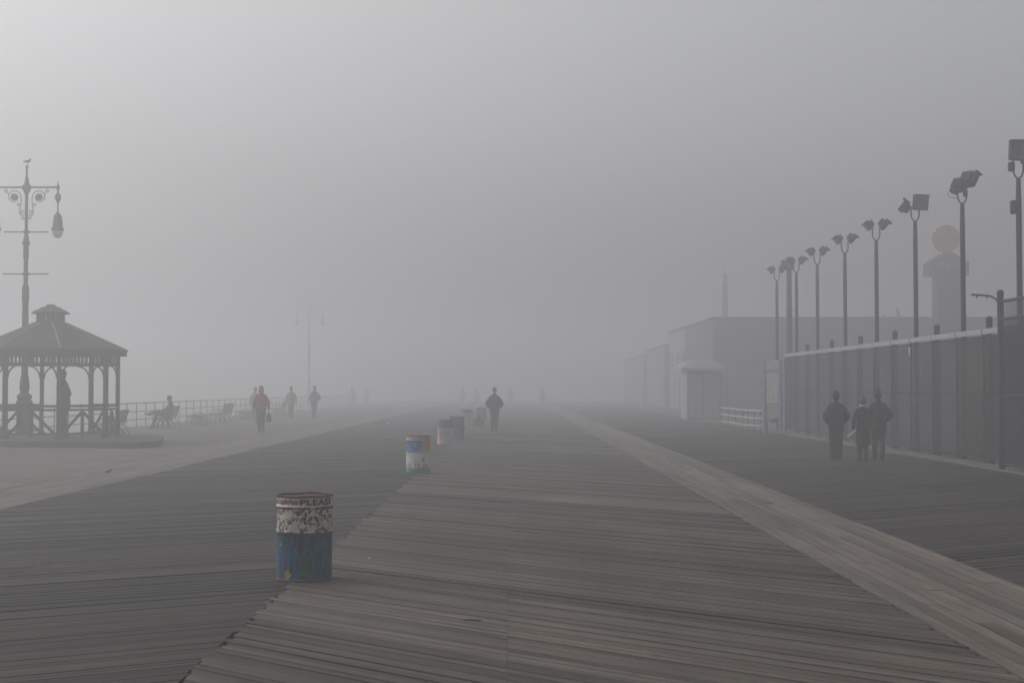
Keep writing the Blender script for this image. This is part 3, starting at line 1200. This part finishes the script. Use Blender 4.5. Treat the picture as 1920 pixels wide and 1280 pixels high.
# ------------------------------------------------------------------ blue notice board at the fence end
BLUEF = plain('blue_frame_paint', (.17, .25, .35), .5, .15, 8)
t = thing('notice_board', 'tall blue framed notice board at the far end of the screened fence', 'notice board', (10.12, 55.3, 0), R(-38))
for x in (-.34, .34):
    MB().box((x, 0, 1.42), (.12, .12, 2.84), bev=.01).build('leg', BLUEF, t)
MB().box((0, 0, 2.68), (.56, .10, .38)).build('header', plain('header_blue_grey', (.30, .34, .38), .6), t)
MB().box((0, .02, 2.42), (.56, .08, .09)).build('cross_rail', BLUEF, t)
MB().box((0, .0, 1.78), (.54, .05, 1.17)).build('poster', plain('poster_cream', (.42, .41, .37), .6, .2, 5), t)
MB().box((0, .02, 1.14), (.56, .08, .09)).build('cross_rail', BLUEF, t)
MB().box((0, .0, .86), (.54, .05, .44)).build('panel', plain('brown_panel', (.33, .27, .24), .7, .3, 7), t)
m = MB()
m.lathe([(.02, .42), (.14, .46), (.19, .54), (.20, .60)], (0, -.02, 0), 12)
m.build('basket', BLUEF, t)

# ------------------------------------------------------------------ white barrier rails
t = thing('barrier_railing', 'low white three rail barrier between pale kiosk and blue notice board', 'railing', (9.6, 66, 0))
PTS = [(.0, .0), (.02, -3.0), (-.02, -6.0), (-.10, -8.4), (.42, -10.0)]
PTS = [(.10, 0), (.02, -3.5), (-.08, -7.0), (.0, -8.4), (.20, -9.3), (.42, -10.1)]
for z in (.86, .56, .26):
    MB().path([V(x, y, z) for x, y in PTS], .024, 8).build('rail', WHITE, t, smooth=True)
for i in range(8):
    f = i / 7 * (len(PTS) - 1)
    a = min(int(f), len(PTS) - 2)
    q = f - a
    x, y = PTS[a][0] * (1 - q) + PTS[a + 1][0] * q, PTS[a][1] * (1 - q) + PTS[a + 1][1] * q
    MB().tube((x, y, 0), (x, y, .87), .02, n=8).build('post', GALV, t)

# ------------------------------------------------------------------ buildings
BRICKD = plain('dark_brown_wall', (.085, .065, .062), .9, .25, 2)
BRICKE = plain('haze_paled_wall', (.27, .25, .25), .9, .25, 2)  # far shop walls, lightened so that haze is painted into their colour
STUCCO = plain('grey_stucco', (.20, .195, .195), .9, .2, 2)
SHUT = plain('pale_shutter', (.36, .36, .36), .6, .08, 3)
SHUTD = plain('grey_shutter', (.30, .32, .34), .6, .15, 3)
AWN = plain('pale_awning', (.22, .22, .22), .8, .08, 3)
ROOFM = plain('roof_felt', (.05, .05, .05), .95, .2, 1)
TRIM = plain('parapet_trim', (.13, .12, .12), .8, .2, 3)


def shutter(parent, cx, cy, z0, z1, w, ax, mat, name='shutter'):
    """ribbed roller shutter; ax 'x' = lies along X (faces -Y), 'y' = lies along Y (faces -X)"""
    m = MB()
    n = int((z1 - z0) / .10)
    for i in range(n):
        z = z0 + (i + .5) * (z1 - z0) / n
        if ax == 'x':
            m.box((cx, cy, z), (w, .05, (z1 - z0) / n - .02))
            m.box((cx, cy + .01, z), (w, .03, (z1 - z0) / n))
        else:
            m.box((cx, cy, z), (.05, w, (z1 - z0) / n - .02))
            m.box((cx + .01, cy, z), (.03, w, (z1 - z0) / n))
    return m.build(name, mat, parent)


# long low building across the back of the yard
t = thing('arcade_building', 'long flat roofed dark building behind the yard and floodlight poles', 'building', (13.6, 96.0, 0))
W, D_, H = 38.0, 16.0, 6.45
m = MB()
m.box((W / 2, D_ / 2, H / 2), (W, D_, H))
m.build('wall', BRICKD, t)
MB().box((W / 2, D_ / 2, H + .06), (W + .2, D_ + .2, .14), bev=.02).build('roof', ROOFM, t)
MB().box((W / 2, -.06, 4.4), (W, .10, .25)).build('cornice', TRIM, t)
for i in range(8):
    x = 2.4 + i * 4.1
    m = MB().box((x, -.03, 1.75), (3.1, .05, 3.3))
    m.build('doorway', ROOFM, t)
    shutter(t, x, -.09, .15, 3.2, 2.7, 'x', SHUTD if i % 3 else TRIM)
for i in range(3):
    shutter(t, -.04, 3 + i * 4.4, .1, 3.0, 3.0, 'y', SHUTD)

# pale kiosk
t = thing('shutter_kiosk', 'pale kiosk with closed roller shutters and scalloped awning', 'kiosk', (9.75, 78.9, 0))
m = MB().box((.95, 1.5, 1.55), (1.9, 3.0, 3.1))
m.build('wall', STUCCO, t)
shutter(t, .44, -.03, .12, 2.6, .74, 'x', SHUT)
shutter(t, 1.30, -.03, .12, 2.6, .84, 'x', SHUT)
for i in range(2):
    shutter(t, -.03, .8 + i * 1.4, .12, 2.6, 1.2, 'y', SHUT)
m = MB()
vs_, fs = [], []
n = 14
for i in range(n + 1):
    a = i / n
    x = -.35 + 2.35 * a
    hump = math.sin(math.pi * a) ** .5
    vs_ += [(x, -.75, 2.72 + .03 * math.sin(a * 40)), (x, -.70, 2.86), (x, -.05, 2.92 + .46 * hump), (x, 3.0, 2.92 + .46 * hump)]
for i in range(n):
    for k in range(3):
        fs.append((i * 4 + k, i * 4 + 4 + k, i * 4 + 5 + k, i * 4 + 1 + k))
m.add(vs_, fs)
o = m.build('awning', AWN, t)
s_ = o.modifiers.new('solid', 'SOLIDIFY')
s_.thickness = .03

# shops farther along the landward side
t = thing('shop_building', 'two storey fogged shop building just beyond the pale kiosk', 'building', (14.0, 114.0, 0))
MB().box((6, 6, 3.3), (12, 12, 6.6)).build('wall', BRICKE, t)
MB().box((6, 6, 6.68), (12.3, 12.3, .16)).build('roof', ROOFM, t)
for i in range(3):
    shutter(t, -.05, 2 + i * 4, .1, 2.9, 3.1, 'y', SHUTD)
    MB().box((-.02, 2 + i * 4, 4.2), (.06, 1.2, 1.1)).build('window', ROOFM, t)
t = thing('shop_building', 'lower single storey shop, second beyond the pale kiosk', 'building', (14.6, 136, 0))
MB().box((6, 9, 2.9), (12, 18, 5.8)).build('wall', STUCCO, t)
MB().box((6, 9, 5.88), (12.3, 18.3, .16)).build('roof', ROOFM, t)
for i in range(4):
    shutter(t, -.05, 2.2 + i * 4.4, .1, 2.9, 3.4, 'y', SHUT if i == 1 else SHUTD)
t = thing('shop_building', 'faintest shop, last visible down the landward side', 'building', (14.8, 160, 0))
MB().box((6, 14, 2.7), (12, 28, 5.4)).build('wall', BRICKE, t)
MB().box((6, 14, 5.48), (12.3, 28.3, .16)).build('roof', ROOFM, t)
for i in range(6):
    shutter(t, -.05, 2.4 + i * 4.5, .1, 2.9, 3.4, 'y', SHUTD)

# thin tower left of the long building
t = thing('chimney_mast', 'faint slender mast rising above the left end of the long building', 'mast', (17.1, 114, 0))
MB().lathe([(.30, 0), (.26, 7), (.22, 10.2)], n=10).build('shaft', TRIM, t)
MB().box((0, 0, 10.5), (.34, .34, .8), bev=.05).build('cap', TRIM, t)
MB().tube((0, 0, 10.8), (0, 0, 11.6), .03).build('rod', TRIM, t)

# rooftop dish
t = thing('satellite_dish', 'small oval dish on the roof of the long building', 'satellite dish', (26.6, 98.0, 6.55))
m = MB()
M = Matrix.Translation((0, 0, .42)) @ Matrix.Rotation(R(70), 4, 'Y')
m.lathe([(.02, -.06), (.16, -.045), (.28, 0), (.34, .05), (.345, .06), (.28, .02), (.16, -.02), (.01, -.035)], n=20)
m.v = [tuple(M @ Vector(p)) for p in m.v]
m.build('reflector', TRIM, t, smooth=True)
MB().tube((0, 0, 0), (0, 0, .42), .03).build('mount', TRIM, t)
t = thing('roof_vent', 'tiny roof vent left of the oval dish on the long roof', 'roof vent', (25.7, 98.0, 6.55))
MB().lathe([(.05, 0), (.05, .18), (.09, .20), (.09, .28), (.01, .33)], n=10).build('cowl', TRIM, t)

# disc topped sign tower
ORNG = plain('orange_disc_paint', (.34, .11, .06), .6, .15, 5)
TOWM = plain('tower_panel', (.03, .027, .033), .7, .2, 3)
SIGNP = plain('sign_panel_red_grey', (.16, .11, .11), .7, .2, 3)
t = thing('sign_tower', 'sign tower topped by a toothed orange disc behind the yard', 'sign tower', (26.0, 85.0, 0))
k = 85.0 / F
m = MB().box((0, 0, 4.24), (1.34, 1.0, 8.5), bev=.04)
m.build('shaft', TOWM, t)
m = MB()
zz = 1.75 + (728 - 517) * k
poly = [(-1.20, 0), (1.20, 0), (1.20, .75), (.75, 1.05), (.25, 1.36), (-.25, 1.36), (-.75, 1.05), (-1.20, .75)]
n = len(poly)
vs_ = [(x, -.62, zz + z) for x, z in poly] + [(x, .62, zz + z) for x, z in poly]
fs = [tuple(range(n)), tuple(range(2 * n - 1, n - 1, -1))] + [((i + 1) % n, i, n + i, n + (i + 1) % n) for i in range(n)]
m.add(vs_, fs)
m.build('crown', TOWM, t)
m = MB()
for i in range(3):
    m.box((-.5 + i * .5, -.64, zz + .62), (.34, .03, .34))
m.build('sign_panel', SIGNP, t)
m = MB()
dz = 1.75 + (728 - 447) * k
vs_, N = [], 96
for y in (-.14, .14):
    for i in range(N):
        a = 2 * math.pi * i / N
        r = .80 + (.045 if (i // 2) % 2 == 0 else -.01)
        vs_.append((r * math.cos(a), y, dz + r * math.sin(a)))
fs = [tuple(range(N)), tuple(range(2 * N - 1, N - 1, -1))] + [((i + 1) % N, i, N + i, N + (i + 1) % N) for i in range(N)]
m.add(vs_, fs)
o = m.build('disc', ORNG, t)
for s_ in (-1, 1):
    MB().tube((s_ * .84, 0, 0), (s_ * .84, 0, zz), .022, n=6).build('cable', IRON, t)

# stand behind the screen at the right
t = thing('snack_stand', 'low shuttered stand standing behind the screened fence near the right edge', 'kiosk', (12.6, 37.5, 0))
WOODP = plain('stand_timber', (.16, .13, .10), .8, .25, 4)
MB().box((1.9, 1.4, 1.5), (3.8, 2.8, 3.0)).build('wall', WOODP, t)
MB().box((1.9, 1.2, 3.06), (4.2, 3.4, .12), bev=.01).build('roof', ROOFM, t)
MB().box((.75, -.03, 2.0), (.7, .06, 1.0)).build('window', SHUT, t)
MB().box((.75, -.06, 2.0), (.05, .04, 1.0)).build('mullion', IRON, t)
MB().box((.7, -.04, .75), (.85, .06, 1.3), bev=.02).build('door_panel', plain('cream_door', (.40, .37, .30), .7), t)
MB().box((2.4, -.03, 1.9), (1.2, .06, 1.1)).build('hatch', SHUTD, t)

# ------------------------------------------------------------------ people
SKIN = plain('skin', (.30, .20, .16), .6, .08, 10, bump=0)
EYE = plain('eye', (.02, .02, .02), .3, 0, 5, bump=0)


def cloth(n_, c, v=.18):
    return plain('cloth_' + n_, c, .9, v, 9, bump=.5)


C_BLACK = cloth('black', (.020, .020, .022))
C_NAVY = cloth('navy', (.022, .025, .038))
C_GREY = cloth('grey', (.055, .055, .055))
C_DGREY = cloth('dark_grey', (.032, .032, .034))
C_RED = cloth('red', (.22, .03, .04))
C_PINK = cloth('pink', (.42, .24, .23))
C_TAN = cloth('tan', (.13, .11, .10))
C_JEAN = cloth('jeans', (.055, .065, .095))
C_WHITE = cloth('white', (.5, .5, .52))
H_BROWN = cloth('hair_brown', (.10, .07, .045))
H_DARK = cloth('hair_dark', (.025, .020, .018))
H_GREY = cloth('hair_grey', (.20, .19, .18))
H_FAIR = cloth('hair_fair', (.20, .155, .10))
SHOE = cloth('shoe', (.018, .017, .017))


def pose(stride=.18, arms=('hang', 'hang'), lift=True, lean=0.0):
    """joints facing +Y; index 0 = the person's left (-X), 1 = right (+X)"""
    J = {}
    J['hip'] = [V(-.09, 0, .92), V(.09, 0, .92)]
    s = stride
    J['knee'] = [V(-.08, s * .55 + .03, .50), V(.08, -s * .25 + .03, .50)]
    J['ank'] = [V(-.065, s, .085), V(.065, -s, .12 if lift and s > .1 else .085)]
    J['toe'] = [V(-.08, s + .17, .035), V(.08, -s + .16, .035)]
    J['sh'] = [V(-.165, lean, 1.405), V(.165, lean, 1.405)]
    J['el'], J['wr'], J['hd'] = [], [], []
    for i, k in enumerate(arms):
        sg = -1 if i == 0 else 1
        if k == 'pocket':
            e, w, h = V(.295 * sg, -.07, 1.12), V(.22 * sg, .07, .98), V(0 - .35 * sg, .5, -.8)
        elif k == 'front':
            e, w, h = V(.27 * sg, .0, 1.13), V(.10 * sg, .22, 1.08), V(-.9 * sg, .3, 0)
        elif k == 'carry':
            e, w, h = V(.27 * sg, -.02, 1.14), V(.29 * sg, .02, .88), V(0, .02, -1)
        elif k == 'fwd':
            e, w, h = V(.25 * sg, -.04, 1.14), V(.24 * sg, .18, 1.0), V(0, .6, -.6)
        else:
            sw = (-1 if i == 0 else 1) * s * .6
            e, w, h = V(.25 * sg, sw * .5 - .02, 1.14), V(.265 * sg, sw + .05, .89), V(0, .1, -1)
        J['el'].append(e + V(0, lean * .5, 0))
        J['wr'].append(w)
        J['hd'].append(h.normalized())
    J['pelvis'], J['waist'], J['chest'] = V(0, 0, .95), V(0, lean * .3, 1.10), V(0, lean * .8, 1.30)
    J['shoulder'], J['neck'], J['head'] = V(0, lean, 1.44), V(0, lean + .005, 1.51), V(0, lean + .03, 1.635)
    return J


def body_mesh(J, look=V(0, 1, 0)):
    m = MB()
    # torso
    m.loft([(J['pelvis'] - V(0, 0, .04), .155, .11), (J['waist'], .135, .095), (J['chest'], .165, .11), (J['shoulder'] - V(0, 0, .04), .125, .080), (J['neck'] - V(0, 0, .03), .06, .06)], n=16)
    # neck and head
    h = J['head']
    m.loft([(J['neck'] - V(0, 0, .06), .058, .06), (J['neck'] + (h - J['neck']) * .5, .052, .056)], n=12)
    f = look.normalized()
    s = V(0, 0, 1).cross(f) * -1
    m.loft([(h + f * .018 - V(0, 0, .085), .038, .045), (h + f * .012 - V(0, 0, .055), .058, .072), (h + f * .005 - V(0, 0, .01), .072, .090), (h - f * .006 + V(0, 0, .04), .074, .095), (h - f * .008 + V(0, 0, .075), .060, .078)], side=s, n=16)
    m.loft([(h + f * .088 + V(0, 0, .012), .009, .008), (h + f * .103 - V(0, 0, .018), .014, .012)], side=s, n=8)      # nose
    m.loft([(h + f * .086 - V(0, 0, .048) - s * .018, .007, .006), (h + f * .086 - V(0, 0, .048) + s * .018, .007, .006)], side=f, n=8)  # lips
    m.loft([(h + f * .084 + V(0, 0, .028) - s * .035, .009, .008), (h + f * .088 + V(0, 0, .028) + s * .035, .009, .008)], side=f, n=8)  # brow
    for sg in (-1, 1):
        m.loft([(h + s * sg * .077 - V(0, 0, .02), .010, .016), (h + s * sg * .081 + V(0, 0, .012), .010, .020)], side=s, n=8)
    for i in (0, 1):
        sg = -1 if i == 0 else 1
        k_ = J['knee'][i]
        a = J['ank'][i]
        m.loft([(J['hip'][i], .085, .088), (J['hip'][i] * .5 + k_ * .5, .070, .074), (k_, .054, .058), (k_ * .65 + a * .35, .052, .058), (a, .036, .040)], n=12)
        to = J['toe'][i]
        m.loft([(a - (to - a).normalized() * .03 - V(0, 0, .02), .034, .034), (a * .45 + to * .55 - V(0, 0, .005), .040, .03), (to, .036, .02)], n=10)
        S_, e, w = J['sh'][i], J['el'][i], J['wr'][i]
        S_ = V(S_.x * .78, S_.y, S_.z - .02)
        m.loft([(S_, .044, .048), (S_ * .5 + e * .5, .044, .046), (e, .038, .040), (e * .6 + w * .4, .037, .037), (w, .025, .028)], n=12)
        # hand: palm, four fingers, thumb
        d = J['hd'][i]
        fwd = V(0, 1, 0)
        if abs(d.y) > .8:
            fwd = V(0, 0, 1)
        ac = (fwd - d * fwd.dot(d)).normalized()      # across the palm, thumb side
        nrm = d.cross(ac)
        if nrm.x * sg > 0:
            nrm = -nrm                                   # palm faces the body
        m.loft([(w + d * .01, .018, .026), (w + d * .05, .015, .038), (w + d * .085, .013, .038)], side=nrm, n=10)
        for q, (of, ln) in enumerate(((.029, .068), (.010, .076), (-.009, .070), (-.028, .055))):
            b0 = w + d * .085 + ac * of
            p1 = b0 + d * ln * .45 + nrm * .006
            p2 = b0 + d * ln * .8 + nrm * .022
            p3 = b0 + d * ln * .95 + nrm * .040
            m.loft([(b0 - d * .02, .009, .009), (p1, .0088, .0088), (p2, .008, .008), (p3, .007, .007)], n=8)
        tb = w + d * .035 + ac * .028
        m.loft([(tb - ac * .01, .011, .011), (tb + ac * .024 + d * .026, .010, .010), (tb + ac * .030 + d * .055 + nrm * .012, .008, .008)], n=8)
    return m


def person(label, loc, rz, h, J, top=C_BLACK, hem=.86, bulk=1.0, legs=C_DGREY, legw=1.0, hair=H_DARK, hat=None, longhair=False, boots=False, flare=1.0, look=V(0, 1, 0), group=None, collar=None, rot=None, coatlegs=False):
    t = thing('person', label, 'person', loc, rz, group)
    sc = h / 1.76
    t.scale = (sc, sc, sc)
    body_mesh(J, look).build('body', SKIN, t, remesh=.0075)
    hd = J['head']
    f = look.normalized()
    s = V(0, 0, 1).cross(f) * -1
    m = MB()
    for sg in (-1, 1):
        m.ball(hd + f * .083 + s * sg * .031 + V(0, 0, .006), .011, 8, 6)
    m.build('eyes', EYE, t)
    # jacket or coat
    m = MB()
    b = bulk
    up = [(J['chest'], .185 * b, .135 * b), (J['shoulder'] - V(0, 0, .05), .165 * b, .105 * b), (J['shoulder'] + V(0, 0, .005), .115 * b, .092 * b), (J['neck'] - V(0, 0, .035), .072 * b, .075 * b)]
    dn = J['pelvis'] - V(0, 0, .95 - hem)
    if hem < .80:
        m.loft([(dn, .19 * b * flare, .155 * b * flare), (J['pelvis'] - V(0, 0, .05), .185 * b, .145 * b), (J['waist'], .165 * b, .130 * b)] + up, n=18)
    else:
        m.loft([(dn, .180 * b * flare, .140 * b), (J['waist'], .175 * b, .135 * b)] + up, n=18)
    for i in (0, 1):
        S_, e, w = J['sh'][i], J['el'][i], J['wr'][i]
        S_ = V(S_.x * .80, S_.y, S_.z - .012)
        m.loft([(S_, .056 * b, .066 * b), (S_ * .5 + e * .5, .070 * b, .072 * b), (e, .070 * b, .070 * b), (e * .5 + w * .5, .060 * b, .060 * b), (w - J['hd'][i] * .01, .044, .044)], n=12)
    if coatlegs:
        pass
    tp = m.build('jacket', top, t, remesh=.012)
    if collar:
        c0 = J['neck'] - V(0, 0, .02)
        MB().path([c0 + V(.078 * math.cos(i * .3927), .075 * math.sin(i * .3927), .012) for i in range(16)], .018, 6, closed=True).build('collar', collar, t, smooth=True)
    # trousers
    m = MB()
    m.loft([(J['pelvis'] - V(0, 0, .06), .165, .125), (J['pelvis'] + V(0, 0, .06), .155, .118)], n=16)
    for i in (0, 1):
        k_, a = J['knee'][i], J['ank'][i]
        e_ = a + V(0, 0, .02)
        m.loft([(J['hip'][i] + V(0, 0, .02), .100 * legw, .105 * legw), (J['hip'][i] * .5 + k_ * .5, .088 * legw, .094 * legw), (k_, .078 * legw, .082 * legw), (k_ * .5 + e_ * .5, .073 * legw, .078 * legw), (e_, .064 * legw, .070 * legw)], n=12)
    m.build('trousers', legs, t, remesh=.012)
    for i in (0, 1):
        a, to = J['ank'][i], J['toe'][i]
        d = (to - a).normalized()
        m = MB()
        m.loft([(a - V(0, d.y * .045, .035), .040, .042), (a * .5 + to * .5 - V(0, 0, .002), .046, .038), (to + V(0, .01, -.004), .040, .024)], n=12)
        if boots:
            m.loft([(a - V(0, 0, .02), .050, .052), (a * .45 + J['knee'][i] * .55, .062, .066)], n=12)
        m.build('boot' if boots else 'shoe', SHOE, t, remesh=.008)
    # hair / hat
    m = MB()
    m.loft([(hd - f * .034 - V(0, 0, .05), .074, .080), (hd - f * .028 - V(0, 0, .01), .094, .100), (hd - f * .022 + V(0, 0, .035), .096, .110), (hd - f * .014 + V(0, 0, .082), .078, .096)], side=s, n=14)
    if longhair:
        m.loft([(hd - f * .045 - V(0, 0, .16), .085, .045), (hd - f * .045 - V(0, 0, .05), .090, .062), (hd - f * .03 + V(0, 0, .03), .084, .09)], side=s, n=14)
        for sg in (-1, 1):
            m.loft([(hd + s * sg * .078 - f * .01 - V(0, 0, .13), .018, .045), (hd + s * sg * .08 - V(0, 0, .02), .016, .055)], side=s, n=8)
    m.build('hair', hair, t, remesh=.010)
    if hat:
        m = MB()
        m.loft([(hd - f * .008 + V(0, 0, .045), .088, .106), (hd - f * .008 + V(0, 0, .085), .080, .096), (hd - f * .010 + V(0, 0, .115), .05, .06)], side=s, n=14)
        m.loft([(hd + f * .07 + V(0, 0, .045), .065, .012), (hd + f * .145 + V(0, 0, .035), .045, .008)], side=s, n=10)
        m.build('cap', hat, t, remesh=.008)
    return t


def put(x, y):      # photo pixel of the feet -> ground point
    Y = F * 1.75 / (y - 728)
    return ((x - 960) * Y / F, Y, .006)


PI = math.pi
# three people walking away on the right
person('broad person in black jacket, hands in pockets, left of the arm in arm pair', put(1567, 864), R(3), 1.68,
       pose(.05, ('pocket', 'pocket')), C_BLACK, hem=.84, bulk=1.12, legs=C_BLACK, legw=1.12, hat=None, hair=H_DARK)
w2 = person('shorter person in knee length dark coat holding a pale paper, beside the tall companion', put(1617, 866), R(4), 1.56,
            pose(.07, ('hang', 'front')), C_BLACK, hem=.52, bulk=.98, flare=1.12, legs=C_DGREY, legw=.85, hair=H_BROWN, boots=True, collar=C_WHITE)
person('tall person in thigh length dark coat at the right of the trio', put(1646, 863), R(2), 1.70,
       pose(.10, ('front', 'pocket')), C_NAVY, hem=.72, bulk=1.1, legs=C_DGREY, legw=1.0, hair=H_DARK)
o = MB().box((0, 0, 0), (.02, .05, .26), mtx=Matrix.Rotation(R(52), 4, 'Y')).build('paper', C_WHITE, None, loc=(8.04, 33.72, .69))
tag(o, 'folded pale paper held by the shorter person in the coat', 'paper')
m = MB()
m.loft([((0, 0, -.11), .07, .05), ((0, 0, .02), .075, .05), ((0, 0, .08), .05, .03)], n=12)
m.path([V(-.04, 0, .08), V(-.03, 0, .17), V(.03, 0, .17), V(.04, 0, .08)], .008, 6)
o = m.build('handbag', cloth('bag_red', (.26, .06, .06)), None, remesh=.010)
o.location = (8.58, 33.95, .93)
tag(o, 'small red handbag carried between the arm in arm pair', 'bag')

# man walking towards the camera
person('person in dark zipped jacket walking alone toward the camera, mid boardwalk', put(927, 811), PI, 1.78,
       pose(.06, ('pocket', 'pocket')), C_DGREY, hem=.82, bulk=1.16, legs=C_JEAN, legw=1.0, hair=H_GREY, hat=C_GREY)
# woman in red
J = pose(.05, ('carry', 'hang'))
person('person in red top and dark trousers with a black bag in one hand', put(490, 810), PI, 1.84, J, C_RED, hem=.86, bulk=1.12, legs=C_DGREY, legw=1.12, hair=H_FAIR, longhair=True)
m = MB()
m.loft([((0, 0, -.40), .11, .05), ((0, 0, -.30), .125, .06), ((0, 0, -.15), .09, .045), ((0, 0, -.08), .05, .03)], n=12)
m.path([V(-.05, 0, -.10), V(-.035, 0, .03), V(0, 0, .07), V(.035, 0, .03), V(.05, 0, -.10)], .009, 6)
o = m.build('shoulder_bag', cloth('bag_black', (.02, .02, .022)), None, remesh=.010)
px = put(490, 810)
o.location = (px[0] + .315, px[1] - .02, .84)
tag(o, 'black bag hanging from the hand of the person in red', 'bag')
person('person in faded pink top half hidden behind the walker in red', put(479, 791), PI, 1.80, pose(.1), C_PINK, legs=C_TAN, hair=H_FAIR)
person('person in pale pink jacket and tan trousers walking past the benches', put(546, 785), PI, 1.86, pose(.12, ('hang', 'hang')), C_PINK, hem=.84, bulk=1.1, legs=C_TAN, hair=H_BROWN, collar=C_WHITE)
p_dark = person('person in dark jacket walking right of the pink jacketed one', put(590, 785), R(160), 1.88, pose(.03, ('pocket', 'pocket')), C_DGREY, hem=.80, bulk=1.08, legs=C_JEAN, hair=H_DARK)
# man in the gazebo, seen from the side
person('person in long dark jacket standing inside the gazebo looking seaward', (-14.14, 44.9, .19), R(84), 2.14, pose(.03, ('hang', 'fwd'), lean=.03), C_NAVY, hem=.82, bulk=1.16, flare=1.12, legs=C_NAVY, hair=H_DARK)
# ghosts in the fog
C_PALED = cloth('fog_paled', (.60, .60, .60))  # cloth and hair of these figures paled, fog fading put into the colour
p_pale = person('faint figure in the fog right of the dark jacketed walker', put(660, 768), PI, 1.82, pose(.08, ('pocket', 'hang')), C_PALED, hem=.82, bulk=1.05, legs=C_PALED, hair=cloth('hair_fog_paled', (.4, .39, .37)))
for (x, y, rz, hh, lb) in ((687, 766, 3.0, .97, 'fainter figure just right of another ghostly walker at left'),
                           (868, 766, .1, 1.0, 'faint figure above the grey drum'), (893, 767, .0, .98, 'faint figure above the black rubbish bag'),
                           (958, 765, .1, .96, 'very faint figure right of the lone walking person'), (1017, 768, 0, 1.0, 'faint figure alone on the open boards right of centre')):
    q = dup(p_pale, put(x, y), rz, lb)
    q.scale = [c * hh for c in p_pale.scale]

# seated man, legs crossed
J = pose(0)
J['hip'] = [V(-.09, 0, .54), V(.09, 0, .54)]
J['pelvis'], J['waist'], J['chest'] = V(0, -.02, .56), V(0, -.06, .72), V(0, -.10, .92)
J['shoulder'], J['neck'], J['head'] = V(0, -.12, 1.05), V(0, -.10, 1.14), V(0, -.05, 1.26)
J['knee'] = [V(-.10, .46, .62), V(.06, .42, .74)]
J['ank'] = [V(-.10, .60, .10), V(-.06, .78, .60)]
J['toe'] = [V(-.10, .77, .04), V(-.08, .94, .66)]
J['sh'] = [V(-.19, -.12, 1.04), V(.19, -.12, 1.04)]
J['el'] = [V(-.26, .02, .80), V(.27, -.02, .80)]
J['wr'] = [V(-.12, .22, .76), V(.14, .24, .80)]
J['hd'] = [V(.5, .7, -.2).normalized(), V(-.5, .7, -.2).normalized()]
person('person in dark clothes sitting cross legged on the iron hoop bench', (-14.88, 61.55, .0), R(90), 1.82, J, C_DGREY, hem=.86, bulk=1.05, legs=C_NAVY, hair=H_DARK)

# ------------------------------------------------------------------ small litter
LIT = plain('litter_white', (.6, .6, .58), .7, .1, 20)
for x, y, lb in ((727, 795, 'white scrap of litter on the dark boards, left of the drums'), (757, 787, 'smaller pale scrap of litter beyond the other one'), (693, 1047, 'tiny white scrap on the boards near the nearest drum')):
    p = put(x, y)
    sc = .014 if y > 1000 else .07
    rnd = random.Random(x)
    m = MB().ball((0, 0, sc * .5), sc, 8, 6, (1, .8, .6))
    m.v = [tuple(Vector(q) * rnd.uniform(.7, 1.2)) for q in m.v]
    o = m.build('litter', LIT, None, loc=p)
    tag(o, lb, 'litter')
p = put(882, 1164)
o = MB().path([V(-.05, 0, .012), V(-.01, .01, .016), V(.06, -.005, .014), V(.09, .0, .012)], [.003, .006, .005, .003], 6).build('twig', plain('bark', (.03, .02, .018), .9), None, loc=p)
tag(o, 'short dark twig lying on the centre boards in the foreground', 'twig')

# ------------------------------------------------------------------ fog
hz = MB().box((0, 180, 5.6), (396, 440, 14.4))
hz = hz.build('haze', None)
hz.data.materials.clear()
mt = bpy.data.materials.new('fog')
mt.use_nodes = True
tt = mt.node_tree
for nd in list(tt.nodes):
    if nd.type == 'BSDF_PRINCIPLED':
        tt.nodes.remove(nd)
pv = tt.nodes.new('ShaderNodeVolumePrincipled')
pv.inputs['Color'].default_value = (.725, .73, .755, 1)
pv.inputs['Density'].default_value = .0148
pv.inputs['Anisotropy'].default_value = .62
tt.links.new(pv.outputs[0], [n_ for n_ in tt.nodes if n_.type == 'OUTPUT_MATERIAL'][0].inputs['Volume'])
hz.data.materials.append(mt)
hz['kind'] = 'stuff'
